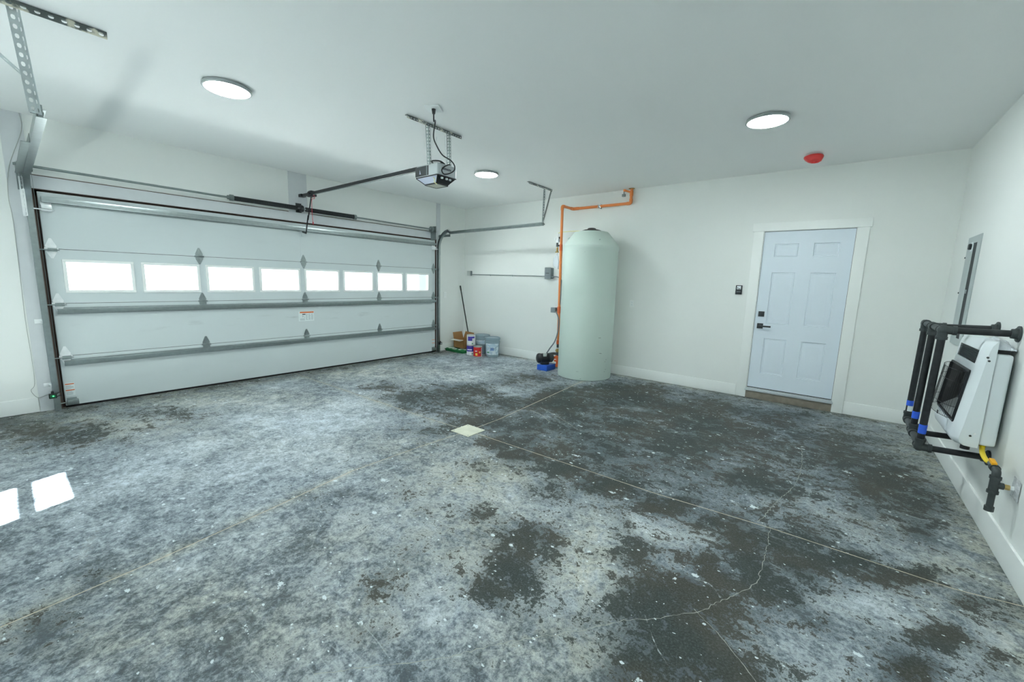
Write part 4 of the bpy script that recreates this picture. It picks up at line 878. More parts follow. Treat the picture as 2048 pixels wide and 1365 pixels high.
MB().cyl((PX+0.05, -0.06, 2.692), (PX+0.085, -0.06, 2.692), 0.0255, seg=18).build('coupling', 'orange', pr_)
MB().cyl((3.632, -0.06, 2.80), (3.632, -0.06, 2.87), 0.0265, seg=18).build('tee', 'orange', pr_)
MB().cyl((PX-0.012, PY, 1.98), (PX-0.012, PY, 2.08), 0.0255, seg=18).build('tee', 'orange_fit', pr_)
MB().cyl((PX+0.004, PY, 0.955), (PX+0.003, PY, 1.065), 0.0275, seg=18).build('tee', 'orange_fit', pr_)
MB().cyl((PX+0.014, PY, 0.435), (PX+0.014, PY, 0.500), 0.0265, seg=18).build('coupling', 'orange_fit', pr_)
MB().cyl((3.632, -0.06, H-0.003), (3.632, -0.06, H-0.010), 0.045, seg=20).build('escutcheon', 'brass', pr_)
MB().cyl((3.62, -0.075, 2.855), (3.545, -0.12, 2.880), 0.014, seg=12).cyl((3.545, -0.12, 2.862), (3.545, -0.12, 2.895), 0.018, seg=12).build('branch', 'orange', pr_)
MB().cyl((3.54, -0.125, 2.80), (3.54, -0.125, 2.862), 0.008, seg=10).box((3.515, -0.145, 2.785), (3.565, -0.105, 2.825), 0.006).build('sprinkler_head', 'galv_dull', pr_)
MB().cyl((3.105, -0.06, 2.693), (3.125, -0.06, 2.693), 0.027, seg=16).box((3.108, -0.034, 2.66), (3.122, -0.002, 2.73)).beam((3.09, -0.088, 2.715), (3.145, -0.088, 2.665), 0.010, 0.004, (0, 1, 0)).beam((3.09, -0.09, 2.675), (3.145, -0.09, 2.72), 0.010, 0.004, (0, 1, 0)).build('pipe_clamp', 'galv', pr_)
MB().cyl((PX+0.014, PY, 0.375), (PX+0.014, PY, 0.437), 0.021, seg=14).build('nipple', 'iron', pr_)
MB().cyl((PX+0.014, PY, 0.362), (PX+0.014, PY, 0.376), 0.024, seg=14).build('coupling', 'white_plastic', pr_)
MB().cyl((PX+0.014, PY, 0.295), (PX+0.014, PY, 0.362), 0.022, seg=14).lathe((PX+0.014, PY-0.02, 0.328), [(0, 0.020), (0.012, 0.020), (0.026, 0.012), (0.028, 0), (0.026, -0.012), (0, -0.016)], seg=16, axis=(0.5, -0.8, 0)).build('ball_valve', 'brass', pr_)
MB().cyl((PX+0.014, PY, 0.235), (PX+0.014, PY, 0.296), 0.030, seg=14).cyl((PX-0.05, PY-0.02, 0.268), (PX+0.02, PY, 0.268), 0.022, seg=14).build('pump_tee', 'iron', pr_)

# fill valve beside the pipe, with its cream tube into the tank
FX, FY = 2.56, -0.385
fv_ = thing('fill_valve', 'white water fill valve with dark fittings clipped to the orange pipe', 'valve', (FX, FY, 2.10))
MB().box((FX-0.028, FY-0.022, 2.115), (FX+0.022, FY+0.02, 2.215), 0.008).cyl((FX-0.050, FY-0.02, 2.172), (FX-0.02, FY-0.02, 2.172), 0.020, seg=14).cyl((FX-0.002, FY, 2.21), (FX-0.002, FY, 2.262), 0.010, seg=10).build('valve_body', 'white_plastic', fv_)
MB().cyl((FX-0.054, FY-0.022, 2.172), (FX-0.049, FY-0.022, 2.172), 0.009, seg=12).build('knob', 'black_plastic', fv_)
MB().box((FX+0.018, FY-0.024, 2.125), (FX+0.060, FY+0.02, 2.172), 0.006).build('solenoid', 'grey_box', fv_)
MB().cyl((FX+0.035, FY, 2.172), (FX+0.035, FY, 2.205), 0.018, seg=12).cyl((FX+0.022, FY-0.006, 2.190), (FX+0.055, FY-0.006, 2.190), 0.014, seg=12).build('cap', 'black_plastic', fv_)
MB().cyl((FX-0.004, FY-0.01, 2.045), (FX-0.004, FY-0.01, 2.110), 0.018, seg=12).cyl((FX-0.004, FY-0.01, 2.072), (PX-0.015, PY, 2.055), 0.014, seg=12).build('inlet_fitting', 'iron', fv_)
MB().cyl((FX, FY-0.01, 1.965), (FX, FY-0.01, 2.035), 0.017, seg=12).cyl((FX-0.030, FY-0.012, 1.960), (FX+0.03, FY-0.012, 1.960), 0.010, seg=10).build('hose_bib', 'brass', fv_)
MB().tube([(FX-0.002, FY, 2.255), (FX+0.03, FY, 2.275), (FX+0.20, FY+0.02, 2.285), (TX-0.22, TY+0.02, 2.272), (TX-0.19, TY+0.02, 2.250)], 0.006, seg=8, smooth=5).build('cream_tube', 'yellow_tube', fv_)
bagv = [(FX+0.010, FY-0.012, 1.955), (FX-0.055, FY-0.02, 1.86), (FX-0.062, FY-0.015, 1.74), (FX-0.035, FY-0.01, 1.705), (FX+0.035, FY-0.012, 1.685), (FX+0.045, FY-0.012, 1.80)]
mbag = MB()
for sgn in (-1, 1): mbag.add([(x, y+sgn*0.012*(0 if i == 0 else 1), z) for i, (x, y, z) in enumerate(bagv)], [(0, 1, 2), (0, 2, 3), (0, 3, 4), (0, 4, 5)])
n_ = len(bagv); mbag.add([(x, y-0.012*(0 if i == 0 else 1), z) for i, (x, y, z) in enumerate(bagv)]+[(x, y+0.012*(0 if i == 0 else 1), z) for i, (x, y, z) in enumerate(bagv)], [(i, (i+1) % n_, n_+(i+1) % n_, n_+i) for i in range(n_)])
mb_ = mbag.build('document_bag', 'clear_bag'); mb_['label'] = 'clear plastic bag of papers hanging from the fill valve'; mb_['category'] = 'bag'

# pump switch with cable
ps = thing('pump_switch', 'small grey pump switch box on the orange pipe', 'switch box', (2.56, -0.40, 1.0))
MB().box((2.513, -0.445, 0.962), (2.600, -0.37, 1.048), 0.006).build('box', 'grey_box', ps)
MB().cyl((2.60, -0.405, 1.015), (PX-0.02, -0.402, 1.015), 0.011, seg=10).build('nipple', 'iron', ps)
MB().cyl((2.598, -0.42, 0.972), (2.622, -0.425, 0.962), 0.013, seg=10).build('connector', 'galv', ps)
MB().tube([(2.615, -0.425, 0.965), (2.655, -0.435, 0.91), (2.678, -0.44, 0.82), (2.672, -0.445, 0.64), (2.63, -0.46, 0.48), (2.56, -0.49, 0.36), (2.515, -0.515, 0.27), (2.505, -0.52, 0.235)], 0.0105, seg=10, smooth=6).build('cable', 'cable', ps)

# pump on its blue box
bx = thing('pump_stand', 'blue box under the black pump', 'box', (2.53, -0.535, 0))
MB().box((2.435, -0.668, 0.001), (2.632, -0.402, 0.092), 0.004).build('box', 'blue', bx)
pu = thing('water_pump', 'black electric water pump on a blue box beside the tank', 'pump', (2.53, -0.53, 0.092))
ax_ = Vector((0.55, 0.82, 0)).normalized(); cm = Vector((2.475, -0.600, 0.195))
MB().lathe(cm-ax_*0.085, [(0, 0), (0.045, 0.0), (0.072, 0.012), (0.083, 0.03), (0.085, 0.055), (0.080, 0.062), (0.080, 0.19), (0.06, 0.20), (0, 0.20)], seg=32, axis=ax_).build('motor', 'black_plastic', pu)
MB().obox(cm+ax_*0.045+Vector((0.02, -0.01, -0.0765)), (0.13, 0.09, 0.05), (ax_, Vector((-ax_.y, ax_.x, 0)), (0, 0, 1)), 0.006).build('foot', 'black_plastic', pu)
MB().obox(cm+ax_*0.035+Vector((0.045, -0.030, 0.062)), (0.062, 0.03, 0.052), (ax_, Vector((-ax_.y, ax_.x, 0)), (0, 0.2, 1)), 0.008).build('wiring_cover', 'grey_box_light', pu)
pc = cm+ax_*0.165
MB().lathe(pc-ax_*0.045, [(0, 0), (0.06, 0.0), (0.075, 0.015), (0.075, 0.06), (0.055, 0.085), (0, 0.09)], seg=24, axis=ax_).cyl(pc, pc+Vector((0, 0, 0.085)), 0.026, seg=14).cyl(pc+Vector((0, 0, 0.07)), (PX-0.04, PY-0.015, 0.268), 0.022, seg=14).build('pump_head', 'iron', pu)
MB().beam(pc+Vector((-0.02, 0, 0.075)), pc+Vector((-0.13, -0.04, 0.055)), 0.014, 0.012).build('lever', 'black_plastic', pu)
sx = Vector((2.700, -0.455, 0))
MB().cyl(pc+ax_*0.03, (2.695, -0.44, 0.215), 0.022, seg=14).tube(bend([(2.66, -0.435, 0.225), sx+Vector((0, 0, 0.215)), sx+Vector((0, 0, 0.08))], 0.04), 0.025, seg=14).cyl(sx+Vector((0, 0, 0.145)), sx+Vector((0, 0, 0.175)), 0.036, seg=14).cyl(sx+Vector((0, 0, 0.06)), sx+Vector((0, 0, 0.10)), 0.032, seg=14).cyl(sx+Vector((-0.02, 0.0, 0.16)), sx+Vector((-0.055, -0.02, 0.16)), 0.016, seg=12).tube(bend([sx+Vector((0, 0, 0.10)), sx+Vector((0, 0, 0.075)), sx+Vector((0.080, 0.0, 0.075))], 0.02), 0.024, seg=14).build('suction_fitting', 'orange_fit', pu)

# ================================================================== conduit run on the back wall
cr = thing('junction_box', 'pale grey junction box in the corner at the conduit end', 'junction box', (0.19, -0.03, 1.60))
MB().box((0.135, -0.055, 1.548), (0.232, -0.001, 1.650), 0.004).build('box', 'grey_box_light', cr)
MB().box((0.232, -0.052, 1.553), (0.240, -0.003, 1.645), 0.002).build('cover', 'grey_box', cr)
cd = thing('conduit', 'thin grey conduit running level along the back wall', 'conduit', (1.16, -0.02, 1.575))
MB().cyl((0.24, -0.018, 1.575), (2.14, -0.018, 1.568), 0.0085, seg=12).build('tube', 'galv_dull', cd)
for x in (0.75, 1.32): MB().cyl((x-0.008, -0.018, 1.573), (x+0.008, -0.018, 1.573), 0.011, seg=12).box((x-0.007, -0.006, 1.553), (x+0.007, -0.001, 1.575)).build('strap', 'galv', cd)
ds = thing('disconnect_box', 'dark grey disconnect switch box on the back wall left of the pipe', 'switch box', (2.20, -0.05, 1.62))
MB().box((2.138, -0.098, 1.525), (2.255, -0.001, 1.715), 0.004).build('box', 'grey_box', ds)
MB().box((2.132, -0.106, 1.520), (2.260, -0.097, 1.722), 0.004).box((2.150, -0.112, 1.630), (2.235, -0.105, 1.705), 0.003).build('lid', 'grey_box', ds)
MB().box((2.160, -0.116, 1.618), (2.225, -0.106, 1.626)).build('handle', 'panel_dark', ds)
MB().cyl((2.255, -0.05, 1.56), (2.290, -0.05, 1.56), 0.018, seg=12).tube([(2.28, -0.05, 1.56), (2.34, -0.055, 1.562), (2.42, -0.08, 1.55), (2.55, -0.25, 1.52), (2.668, -0.40, 1.50), (2.675, -0.41, 1.40), (2.665, -0.40, 1.10), (2.61, -0.385, 1.035)], 0.0095, seg=8, smooth=5).build('whip', 'cable', ds)
def outlet(loc, axis, label, switch=False):
    t = thing('light_switch' if switch else 'wall_outlet', label, 'switch' if switch else 'outlet', loc)
    x, y, z = loc; a = (lambda u, w, d: (x+u, y-d, z+w)) if axis == 'y' else (lambda u, w, d: (x+d, y+u, z+w))
    def bb(m, u0, w0, d0, u1, w1, d1, bv=0.0):
        p, q = Vector(a(u0, w0, d0)), Vector(a(u1, w1, d1)); return m.box([min(p[i], q[i]) for i in range(3)], [max(p[i], q[i]) for i in range(3)], bv)
    bb(MB(), -0.036, -0.058, 0.0005, 0.036, 0.058, 0.006, 0.002).build('plate', 'trim', t)
    if switch: bb(MB(), -0.016, -0.032, 0.006, 0.016, 0.032, 0.009, 0.001).build('rocker', 'white_plastic', t)
    else:
        for w in (-0.028, 0.008):
            bb(MB(), -0.017, w, 0.006, 0.017, w+0.024, 0.0085, 0.001).build('socket', 'white_plastic', t)
        for w in (-0.020, 0.016):
            for u in (-0.008, 0.005): bb(MB(), u, w, 0.0085, u+0.003, w+0.009, 0.0090).build('slot', 'grey_ink', t, smooth=0)
    return t
outlet((3.741, 0, 1.167), 'y', 'white outlet on the back wall right of the tank')
outlet((0, -0.54, 1.148), 'x', 'white outlet on the wall beside the right door track')

# ================================================================== side door
sdoor = thing('door_2', 'white six panel side door with black lever and deadbolt', 'door', ((MX0+MX1)/2, 0, 0.10), kind='structure')
YF = 0.010   # face of slab
wdt, hgt = MX1-MX0, MZ1-MZ0
pans = []
for (u0, u1) in ((0.140, 0.415), (0.585, 0.860)):
    for (w0, w1) in ((0.095, 0.330), (0.425, 0.750), (0.845, 0.925)): pans.append((MX0+wdt*u0, MX0+wdt*u1, MZ0+hgt*w0, MZ0+hgt*w1))
m = MB()
xs = sorted({MX0, MX1, *[p[0] for p in pans], *[p[1] for p in pans]}); zs = sorted({MZ0, MZ1, *[p[2] for p in pans], *[p[3] for p in pans]})
for xa, xb in zip(xs, xs[1:]):
    for za, zb in zip(zs, zs[1:]):
        if any(abs(xa-p[0]) < 1e-6 and abs(za-p[2]) < 1e-6 for p in pans): continue
        m.add([(xa, YF, za), (xb, YF, za), (xb, YF, zb), (xa, YF, zb)], [(0, 1, 2, 3)])
m.box((MX0, YF+0.012, MZ0), (MX1, YF+0.045, MZ1))
for xa, xb in ((MX0, MX0), (MX1, MX1)): m.add([(xa, YF, MZ0), (xa, YF+0.045, MZ0), (xa, YF+0.045, MZ1), (xa, YF, MZ1)], [(0, 1, 2, 3)])
for za in (MZ0, MZ1): m.add([(MX0, YF, za), (MX1, YF, za), (MX1, YF+0.045, za), (MX0, YF+0.045, za)], [(0, 1, 2, 3)])
m.build('slab', 'door_slab', sdoor, smooth=0)
for xa, xb, za, zb in pans:
    q = MB(); rings = [(0.0, 0.0), (0.006, 0.011), (0.014, 0.008), (0.020, 0.0115), (0.034, 0.010), (0.058, 0.001), (0.060, 0.001)]
    vs = []; fs = []
    for d, dep in rings:
        vs += [(xa+d, YF+dep, za+d), (xb-d, YF+dep, za+d), (xb-d, YF+dep, zb-d), (xa+d, YF+dep, zb-d)]
    for i in range(len(rings)-1):
        for k in range(4): fs.append((i*4+k, i*4+(k+1) % 4, i*4+4+(k+1) % 4, i*4+4+k))
    fs.append(tuple((len(rings)-1)*4+k for k in range(4)))
    q.add(vs, fs).build('panel', 'door_slab', sdoor, smooth=25)
MB().box((MX0-0.020, 0.002, MZ0-0.03), (MX0-0.003, 0.15, MZ1+0.018)).box((MX1+0.003, 0.002, MZ0-0.03), (MX1+0.020, 0.15, MZ1+0.018)).box((MX0-0.020, 0.002, MZ1+0.004), (MX1+0.020, 0.15, MZ1+0.020)).build('frame', 'trim', sdoor)
MB().box((MX0-0.003, YF+0.006, MZ0-0.006), (MX0, YF+0.04, MZ1+0.004)).box((MX1, YF+0.006, MZ0-0.006), (MX1+0.003, YF+0.04, MZ1+0.004)).box((MX0, YF+0.006, MZ1), (MX1, YF+0.04, MZ1+0.004)).box((MX0, YF+0.004, MZ0-0.010), (MX1, YF+0.04, MZ0)).build('seal', 'seal', sdoor, smooth=0)
MB().box((MX0-0.022, -0.022, 0.100), (MX1+0.020, 0.03, 0.128), 0.004).box((MX0-0.018, -0.006, 0.126), (MX1+0.018, 0.05, 0.143), 0.003).build('threshold', 'alum', sdoor)
MB().box((MX0-0.022, -0.008, 0.001), (MX1+0.020, 0.03, 0.100), 0.003).build('curb', 'concrete_curb', sdoor)
hxx = MX0+0.066
MB().box((hxx-0.034, YF-0.012, 1.102), (hxx+0.034, YF, 1.170), 0.003).box((hxx-0.010, YF-0.030, 1.122), (hxx+0.010, YF-0.010, 1.150), 0.004).build('deadbolt', 'black_hw', sdoor)
MB().box((hxx-0.034, YF-0.010, 0.945), (hxx+0.034, YF, 1.013), 0.003).box((hxx-0.013, YF-0.052, 0.966), (hxx+0.013, YF-0.008, 0.992), 0.003).box((hxx-0.013, YF-0.060, 0.969), (hxx+0.125, YF-0.044, 0.989), 0.003).build('lever', 'black_hw', sdoor)
struct(MB().box((5.318, -0.016, 0.003), (MX0-0.010, 0, 2.196), 0.003).box((MX1+0.010, -0.016, 0.003), (6.455, 0, 2.196), 0.003).box((5.300, -0.020, 2.190), (6.472, 0, 2.293), 0.003), 'trim_8', 'trim', 'white casing around the side door')
wc = thing('wall_control', 'small black wall control left of the side door', 'wall control', (5.213, 0, 1.44))
MB().box((5.175, -0.022, 1.378), (5.252, -0.0005, 1.500), 0.006).build('case', 'black_hw', wc)
MB().box((5.190, -0.0245, 1.447), (5.238, -0.0215, 1.490), 0.001).build('screen', 'label_white', wc)
MB().box((5.196, -0.0252, 1.455), (5.206, -0.0244, 1.470)).box((5.210, -0.0252, 1.452), (5.232, -0.0244, 1.460)).build('screen_text', 'black_ink', wc, smooth=0)
MB().box((5.188, -0.0250, 1.402), (5.240, -0.0215, 1.436), 0.002).build('button', 'opener_dark', wc)
MB().box((5.190, -0.0256, 1.412), (5.238, -0.0248, 1.416)).build('button_line', 'grey_ink', wc, smooth=0)

# ================================================================== electrical panel
ep = thing('electrical_panel', 'grey flush electrical panel on the right wall above the heater', 'electrical panel', (W, -0.86, 1.5))
PA, PB, PZ0, PZ1 = -0.638, -1.078, 1.018, 1.974
m = MB().box((W-0.008, -0.70, PZ0), (W-0.0005, PA, PZ1)).box((W-0.008, PB, PZ0), (W-0.0005, -1.01, PZ1)).box((W-0.008, -1.01, PZ0), (W-0.0005, -0.70, PZ0+0.06)).box((W-0.008, -1.01, PZ1-0.06), (W-0.0005, -0.70, PZ1))
m.build('flange', 'grey_panel', ep)
MB().box((W-0.008, -0.850, PZ0+0.06), (W-0.001, -0.70, PZ1-0.06)).build('door_leaf', 'grey_panel', ep)
MB().box((W-0.005, -1.01, PZ0+0.06), (W-0.001, -0.950, PZ1-0.06)).build('cover', 'grey_panel', ep)
MB().box((W-0.0056, -0.955, PZ0+0.055), (W-0.0008, -0.847, PZ1-0.06)).build('slot', 'panel_dark', ep)
MB().box((W-0.016, -0.905, 1.475), (W-0.005, -0.845, 1.510), 0.003).build('latch', 'grey_panel', ep)
MB().box((W-0.012, -0.842, 1.845), (W-0.005, -0.775, 1.925), 0.003).build('lock_plate', 'label_white', ep)
MB().lathe((W-0.005, -0.808, 1.885), [(0.026, 0), (0.027, 0.020), (0.022, 0.026), (0, 0.027)], seg=18, axis=(-1, 0, 0)).build('lock_knob', 'black_hw', ep)
for z in (1.80, 1.48): MB().cyl((W-0.001, -0.626, z), (W-0.012, -0.626, z), 0.007, seg=8).build('screw', 'iron', ep)

# ================================================================== heater
ht = thing('wall_heater', 'white gas wall heater with black wire guard and louvre', 'heater', (W, -2.17, 0.53))
HA, HB = -1.85, -2.50      # far / near side
MB().box((7.040, HB+0.012, 0.545), (7.118, HA-0.012, 1.118), 0.018, 4).build('cabinet', 'heater', ht)
MB().box((7.117, HB+0.10, 0.62), (W-0.0005, HA-0.10, 1.05)).build('wall_bracket', 'galv_dull', ht)
prof = [(0.527, 6.985), (0.530, 6.955), (0.545, 6.935), (0.575, 6.928), (0.660, 6.940), (0.985, 6.972), (1.045, 6.978), (1.130, 6.987), (1.165, 6.995), (1.190, 7.010), (1.200, 7.030)]
LO = [(1.045, 1.130, -2.425, -1.945), (0.660, 0.985, -2.400, -1.900)]    # openings z0,z1,y near,y far
m = MB(); BK = 7.046; CH, CY = 0.030, 0.05
def ring(z, xf):
    c = CH if xf < 7.0 else max(0.004, 7.04-xf)
    return [(BK, HB, z), (min(xf+c, BK), HB, z), (xf, HB+CY, z)], [(xf, HA-CY, z), (min(xf+c, BK), HA, z), (BK, HA, z)]
for (z0, x0), (z1, x1) in zip(prof, prof[1:]):
    a0, b0 = ring(z0, x0); a1, b1 = ring(z1, x1)
    for s0, s1 in ((a0, a1), (b0, b1)):
        for k in range(2): m.add([s0[k], s0[k+1], s1[k+1], s1[k]], [(0, 1, 2, 3)])
    cuts = [HB+CY, HA-CY]; hole = None
    for L in LO:
        if abs(L[0]-z0) < 1e-4: hole = L
    segs = [(HB+CY, HA-CY)] if hole is None else [(HB+CY, hole[2]), (hole[3], HA-CY)]
    for ya, yb in segs: m.add([(x0, ya, z0), (x0, yb, z0), (x1, yb, z1), (x1, ya, z1)], [(0, 1, 2, 3)])
a, b = ring(*prof[0]); m.add(a+b, [tuple(range(6))]); a, b = ring(*prof[-1]); m.add(a+b, [tuple(range(6))])
bmx = bmesh.new()
for v in m.v: bmx.verts.new(v)
bmx.verts.ensure_lookup_table()
for f in m.f: bmx.faces.new([bmx.verts[i] for i in f])
bmesh.ops.remove_doubles(bmx, verts=bmx.verts, dist=1e-5); mm = MB(); mm._bm(bmx)
cover = mm.build('cover', 'heater', ht, smooth=38)
MB().box((7.030, HB+0.06, 0.60), (7.044, HA-0.06, 1.16)).build('inner_back', 'dark_inside', ht)
fbx = MB()
for (z0, z1, yn, yf) in LO[1:]:
    fbx.add([(6.943, yn, z0), (7.028, yn+0.02, z0+0.03), (7.028, yn+0.02, z1-0.02), (6.975, yn, z1)], [(0, 1, 2, 3)])
    fbx.add([(6.943, yf, z0), (7.028, yf-0.02, z0+0.03), (7.028, yf-0.02, z1-0.02), (6.975, yf, z1)], [(0, 1, 2, 3)])
    fbx.add([(6.975, yn, z1), (6.975, yf, z1), (7.028, yf-0.02, z1-0.02), (7.028, yn+0.02, z1-0.02)], [(0, 1, 2, 3)])
fbx.build('firebox', 'dark_inside', ht, smooth=0)
MB().add([(6.943, -2.400, 0.660), (6.943, -1.900, 0.660), (7.028, -1.92, 0.735), (7.028, -2.38, 0.735)], [(0, 1, 2, 3)]).build('reflector', 'firebox_floor', ht, smooth=0)
MB().box((7.015, -2.34, 0.735), (7.028, -1.96, 0.955), 0.004).build('burner_plate', 'dark_inside', ht)
lv = MB()
for k in range(11):
    z = 1.049+k*0.0075; xf = 6.979+0.009*(z-1.045)/0.085
    lv.box((xf+0.001, -2.425, z), (xf+0.014, -1.945, z+0.0032))
lv.box((6.998, -2.428, 1.043), (7.001, -1.942, 1.132))
lv.build('louvre', 'opener_dark', ht, smooth=0)
gw = MB()
def gx(t): return 0.010+0.062*math.sin(PI*t)**0.55
def gp(t, z):
    xf = 6.940+(z-0.660)*(0.032/0.325); return (xf-gx(t), -2.405+0.51*t, z)
for z in (0.668, 0.745, 0.905, 0.980): gw.tube([gp(i/24, z) for i in range(25)], 0.0018, seg=5)
for i in range(30):
    t = (i+0.3)/29.6; gw.tube([gp(t, 0.668), gp(t, 0.82), gp(t, 0.980)], 0.0009, seg=4)
for z in (0.668, 0.980):
    for k in (0.0, 1.0): gw.tube([gp(k, z), (gp(k, z)[0]+0.03, gp(k, z)[1], z)], 0.003, seg=5)
gw.tube([gp(0, 0.668), gp(0, 0.98)], 0.004, seg=5).tube([gp(1, 0.668), gp(1, 0.98)], 0.004, seg=5)
gw.build('wire_guard', 'black_metal', ht, kind='stuff')
rim = MB()
for p, q in (((6.938, -2.405, 0.655), (6.938, -1.895, 0.655)), ((6.970, -2.405, 0.990), (6.970, -1.895, 0.990)), ((6.938, -2.405, 0.655), (6.970, -2.405, 0.990)), ((6.938, -1.895, 0.655), (6.970, -1.895, 0.990))): rim.beam(p, q, 0.012, 0.012)
rim.build('opening_rim', 'black_metal', ht)
MB().box((6.9265, -1.985, 0.600), (6.934, -1.965, 0.625), 0.002).build('emblem', 'iron', ht)
MB().box((6.925, -2.30, 0.562), (6.932, -2.02, 0.640), 0.003).build('lower_panel', 'heater', ht)
for (x, z) in ((7.02, 1.075), (7.022, 0.615), (7.012, 1.095), (7.005, 0.598)): MB().cyl((x, HB-0.003, z), (x, HB+0.002, z), 0.006, seg=10).build('screw', 'galv_bright' if z > 0.61 and z < 0.62 else 'iron', ht)
MB().cyl((7.00, -2.46, 0.500), (7.00, -2.46, 0.530), 0.022, seg=14).build('control_knob', 'black_plastic', ht)
MB().box((7.050, -2.44, 1.117), (7.110, -2.20, 1.142), 0.003).build('vent_box', 'black_plastic', ht)
# crumpled bag of manuals lying on the heater
mbg = MB(); n1, n2 = 14, 10; vs = []; fs = []
for i in range(n1+1):
    for j in range(n2+1):
        u, v = i/n1, j/n2
        x = 7.035+0.095*v; y = -2.45+0.33*u
        zb_ = 1.150+0.055*math.sin(PI*u)**0.7*math.sin(PI*v)**0.5+0.018*mnoise.noise(Vector((u*5, v*4, 1.3)))
        vs.append((x+0.010*mnoise.noise(Vector((u*4, v*4, 7))), y, max(zb_, 1.144)))
for i in range(n1):
    for j in range(n2): k = i*(n2+1)+j; fs.append((k, k+1, k+n2+2, k+n2+1))
nb = len(vs); vs += [(x, y, 1.1435) for x, y, z in vs[:]]
fs += [tuple(nb+q for q in reversed(f)) for f in fs[:]]
edge = [i*(n2+1) for i in range(n1+1)]+[n1*(n2+1)+j for j in range(1, n2+1)]+[i*(n2+1)+n2 for i in range(n1-1, -1, -1)]+[j for j in range(n2-1, 0, -1)]
for q in range(len(edge)): e0, e1 = edge[q], edge[(q+1) % len(edge)]; fs.append((e0, e1, nb+e1, nb+e0))
o = mbg.add(vs, fs).build('manual_bag', 'paper', smooth=30); o['label'] = 'crumpled plastic bag of papers on top of the heater'; o['category'] = 'bag'

# gas stub on the right wall and yellow hose
gs = thing('gas_pipe', 'black iron gas stub with yellow valve and hose on the right wall', 'gas pipe', (W, -2.849, 0.43))
GX, GY, GZ = 7.058, -2.849, 0.430
MB().cyl((W-0.001, GY, GZ), (W-0.028, GY, GZ), 0.014, 0.012, seg=12).build('stub', 'chrome', gs)
MB().cyl((W-0.026, GY, GZ), (W-0.045, GY, GZ), 0.015, seg=8).build('nut', 'brass', gs)
MB().cyl((W-0.040, GY, GZ), (GX+0.015, GY, GZ), 0.0125, seg=12).build('nipple', 'iron', gs)
MB().cyl((GX, GY, GZ-0.045), (GX, GY, GZ+0.045), 0.020, seg=16).cyl((GX, GY, GZ-0.05), (GX, GY, GZ-0.034), 0.024, seg=16).cyl((GX, GY, GZ+0.034), (GX, GY, GZ+0.05), 0.024, seg=16).cyl((GX, GY, GZ), (GX+0.035, GY, GZ), 0.018, seg=14).build('tee', 'iron', gs)
MB().cyl((GX, GY, GZ-0.048), (GX, GY, GZ-0.135), 0.0145, seg=14).build('drip_leg', 'iron', gs)
MB().cyl((GX, GY, GZ-0.128), (GX, GY, GZ-0.155), 0.020, seg=14).build('cap', 'iron', gs)
MB().tube(bend([(GX, GY, GZ+0.04), (GX, GY, GZ+0.078), (GX, GY+0.055, GZ+0.082)], 0.035), 0.018, seg=14).cyl((GX, GY+0.03, GZ+0.082), (GX, GY+0.058, GZ+0.082), 0.022, seg=14).build('elbow', 'iron', gs)
MB().cyl((GX, GY+0.055, GZ+0.082), (GX, GY+0.115, GZ+0.086), 0.016, seg=12).build('valve', 'galv_dull', gs)
MB().obox((GX-0.005, GY+0.068, GZ+0.108), (0.022, 0.070, 0.018), ((1, 0, 0), (0, 1, 0.1), (0, -0.1, 1)), 0.004).build('handle', 'yellow_handle', gs)
MB().tube([(GX, GY+0.11, GZ+0.086), (GX-0.004, GY+0.16, GZ+0.080), (GX-0.002, GY+0.24, GZ+0.078), (GX+0.006, GY+0.33, GZ+0.082), (GX+0.012, GY+0.378, GZ+0.094), (7.072, -2.455, 0.547)], 0.0125, seg=12, smooth=6).build('hose', 'yellow', gs)
MB().cyl((7.072, -2.456, 0.533), (7.072, -2.455, 0.552), 0.015, seg=6).build('hose_nut', 'brass', gs)
pl_ = MB(); n = 8; vs = []; fs = []
for i in range(n+1):
    for j in range(n+1):
        u, v = i/n-0.5, j/n-0.5; d = max(0, 1-math.hypot(u, v)*2.0)
        vs.append((W-0.002-0.012*d-0.006*abs(mnoise.noise(Vector((u*9, v*9, 3)))), GY+u*0.115, GZ+v*0.115))
for i in range(n):
    for j in range(n): k = i*(n+1)+j; fs.append((k, k+1, k+n+2, k+n+1))
pl_.add(vs, fs).build('foil_plate', 'chrome', gs, smooth=0)

# ================================================================== black pipe guard round the heater
pg = thing('pipe_guard', 'black iron pipe guard rail standing out in front of the heater', 'guard rail', (W, -2.0, 0.83))
GXF, PRR = 6.823, 0.0205
top = [(-1.680, 1.236), (-2.020, 1.236), (-2.368, 1.236)]; bot = [(-1.610, 0.440), (-1.945, 0.425), (-2.288, 0.410)]
for (ya, za), (yb, zb) in zip(top, bot):
    MB().cyl((GXF, ya, za-0.03), (GXF, yb, zb+0.03), PRR, seg=18).build('upright', 'black_metal', pg)
MB().cyl((GXF, top[0][0], 1.236), (GXF, top[2][0], 1.236), PRR, seg=16).build('top_rail', 'iron', pg)
MB().cyl((GXF, bot[0][0], bot[0][1]), (GXF, bot[2][0], bot[2][1]), PRR, seg=16).build('bottom_rail', 'iron', pg)
def fit(c, dirs, name='fitting'):
    m = MB(); c = Vector(c)
    m.lathe(c-Vector((0, 0, 0.029)), [(0, 0), (0.016, 0.003), (0.026, 0.014), (0.0285, 0.029), (0.026, 0.044), (0.016, 0.055), (0, 0.058)], seg=18)
    for d in dirs:
        d = Vector(d).normalized(); m.cyl(c, c+d*0.052, 0.026, seg=18); m.cyl(c+d*0.044, c+d*0.062, 0.0295, seg=18)
    return m.build(name, 'iron', pg)
ud = [Vector((0, b[0]-t[0], b[1]-t[1])) for t, b in zip(top, bot)]
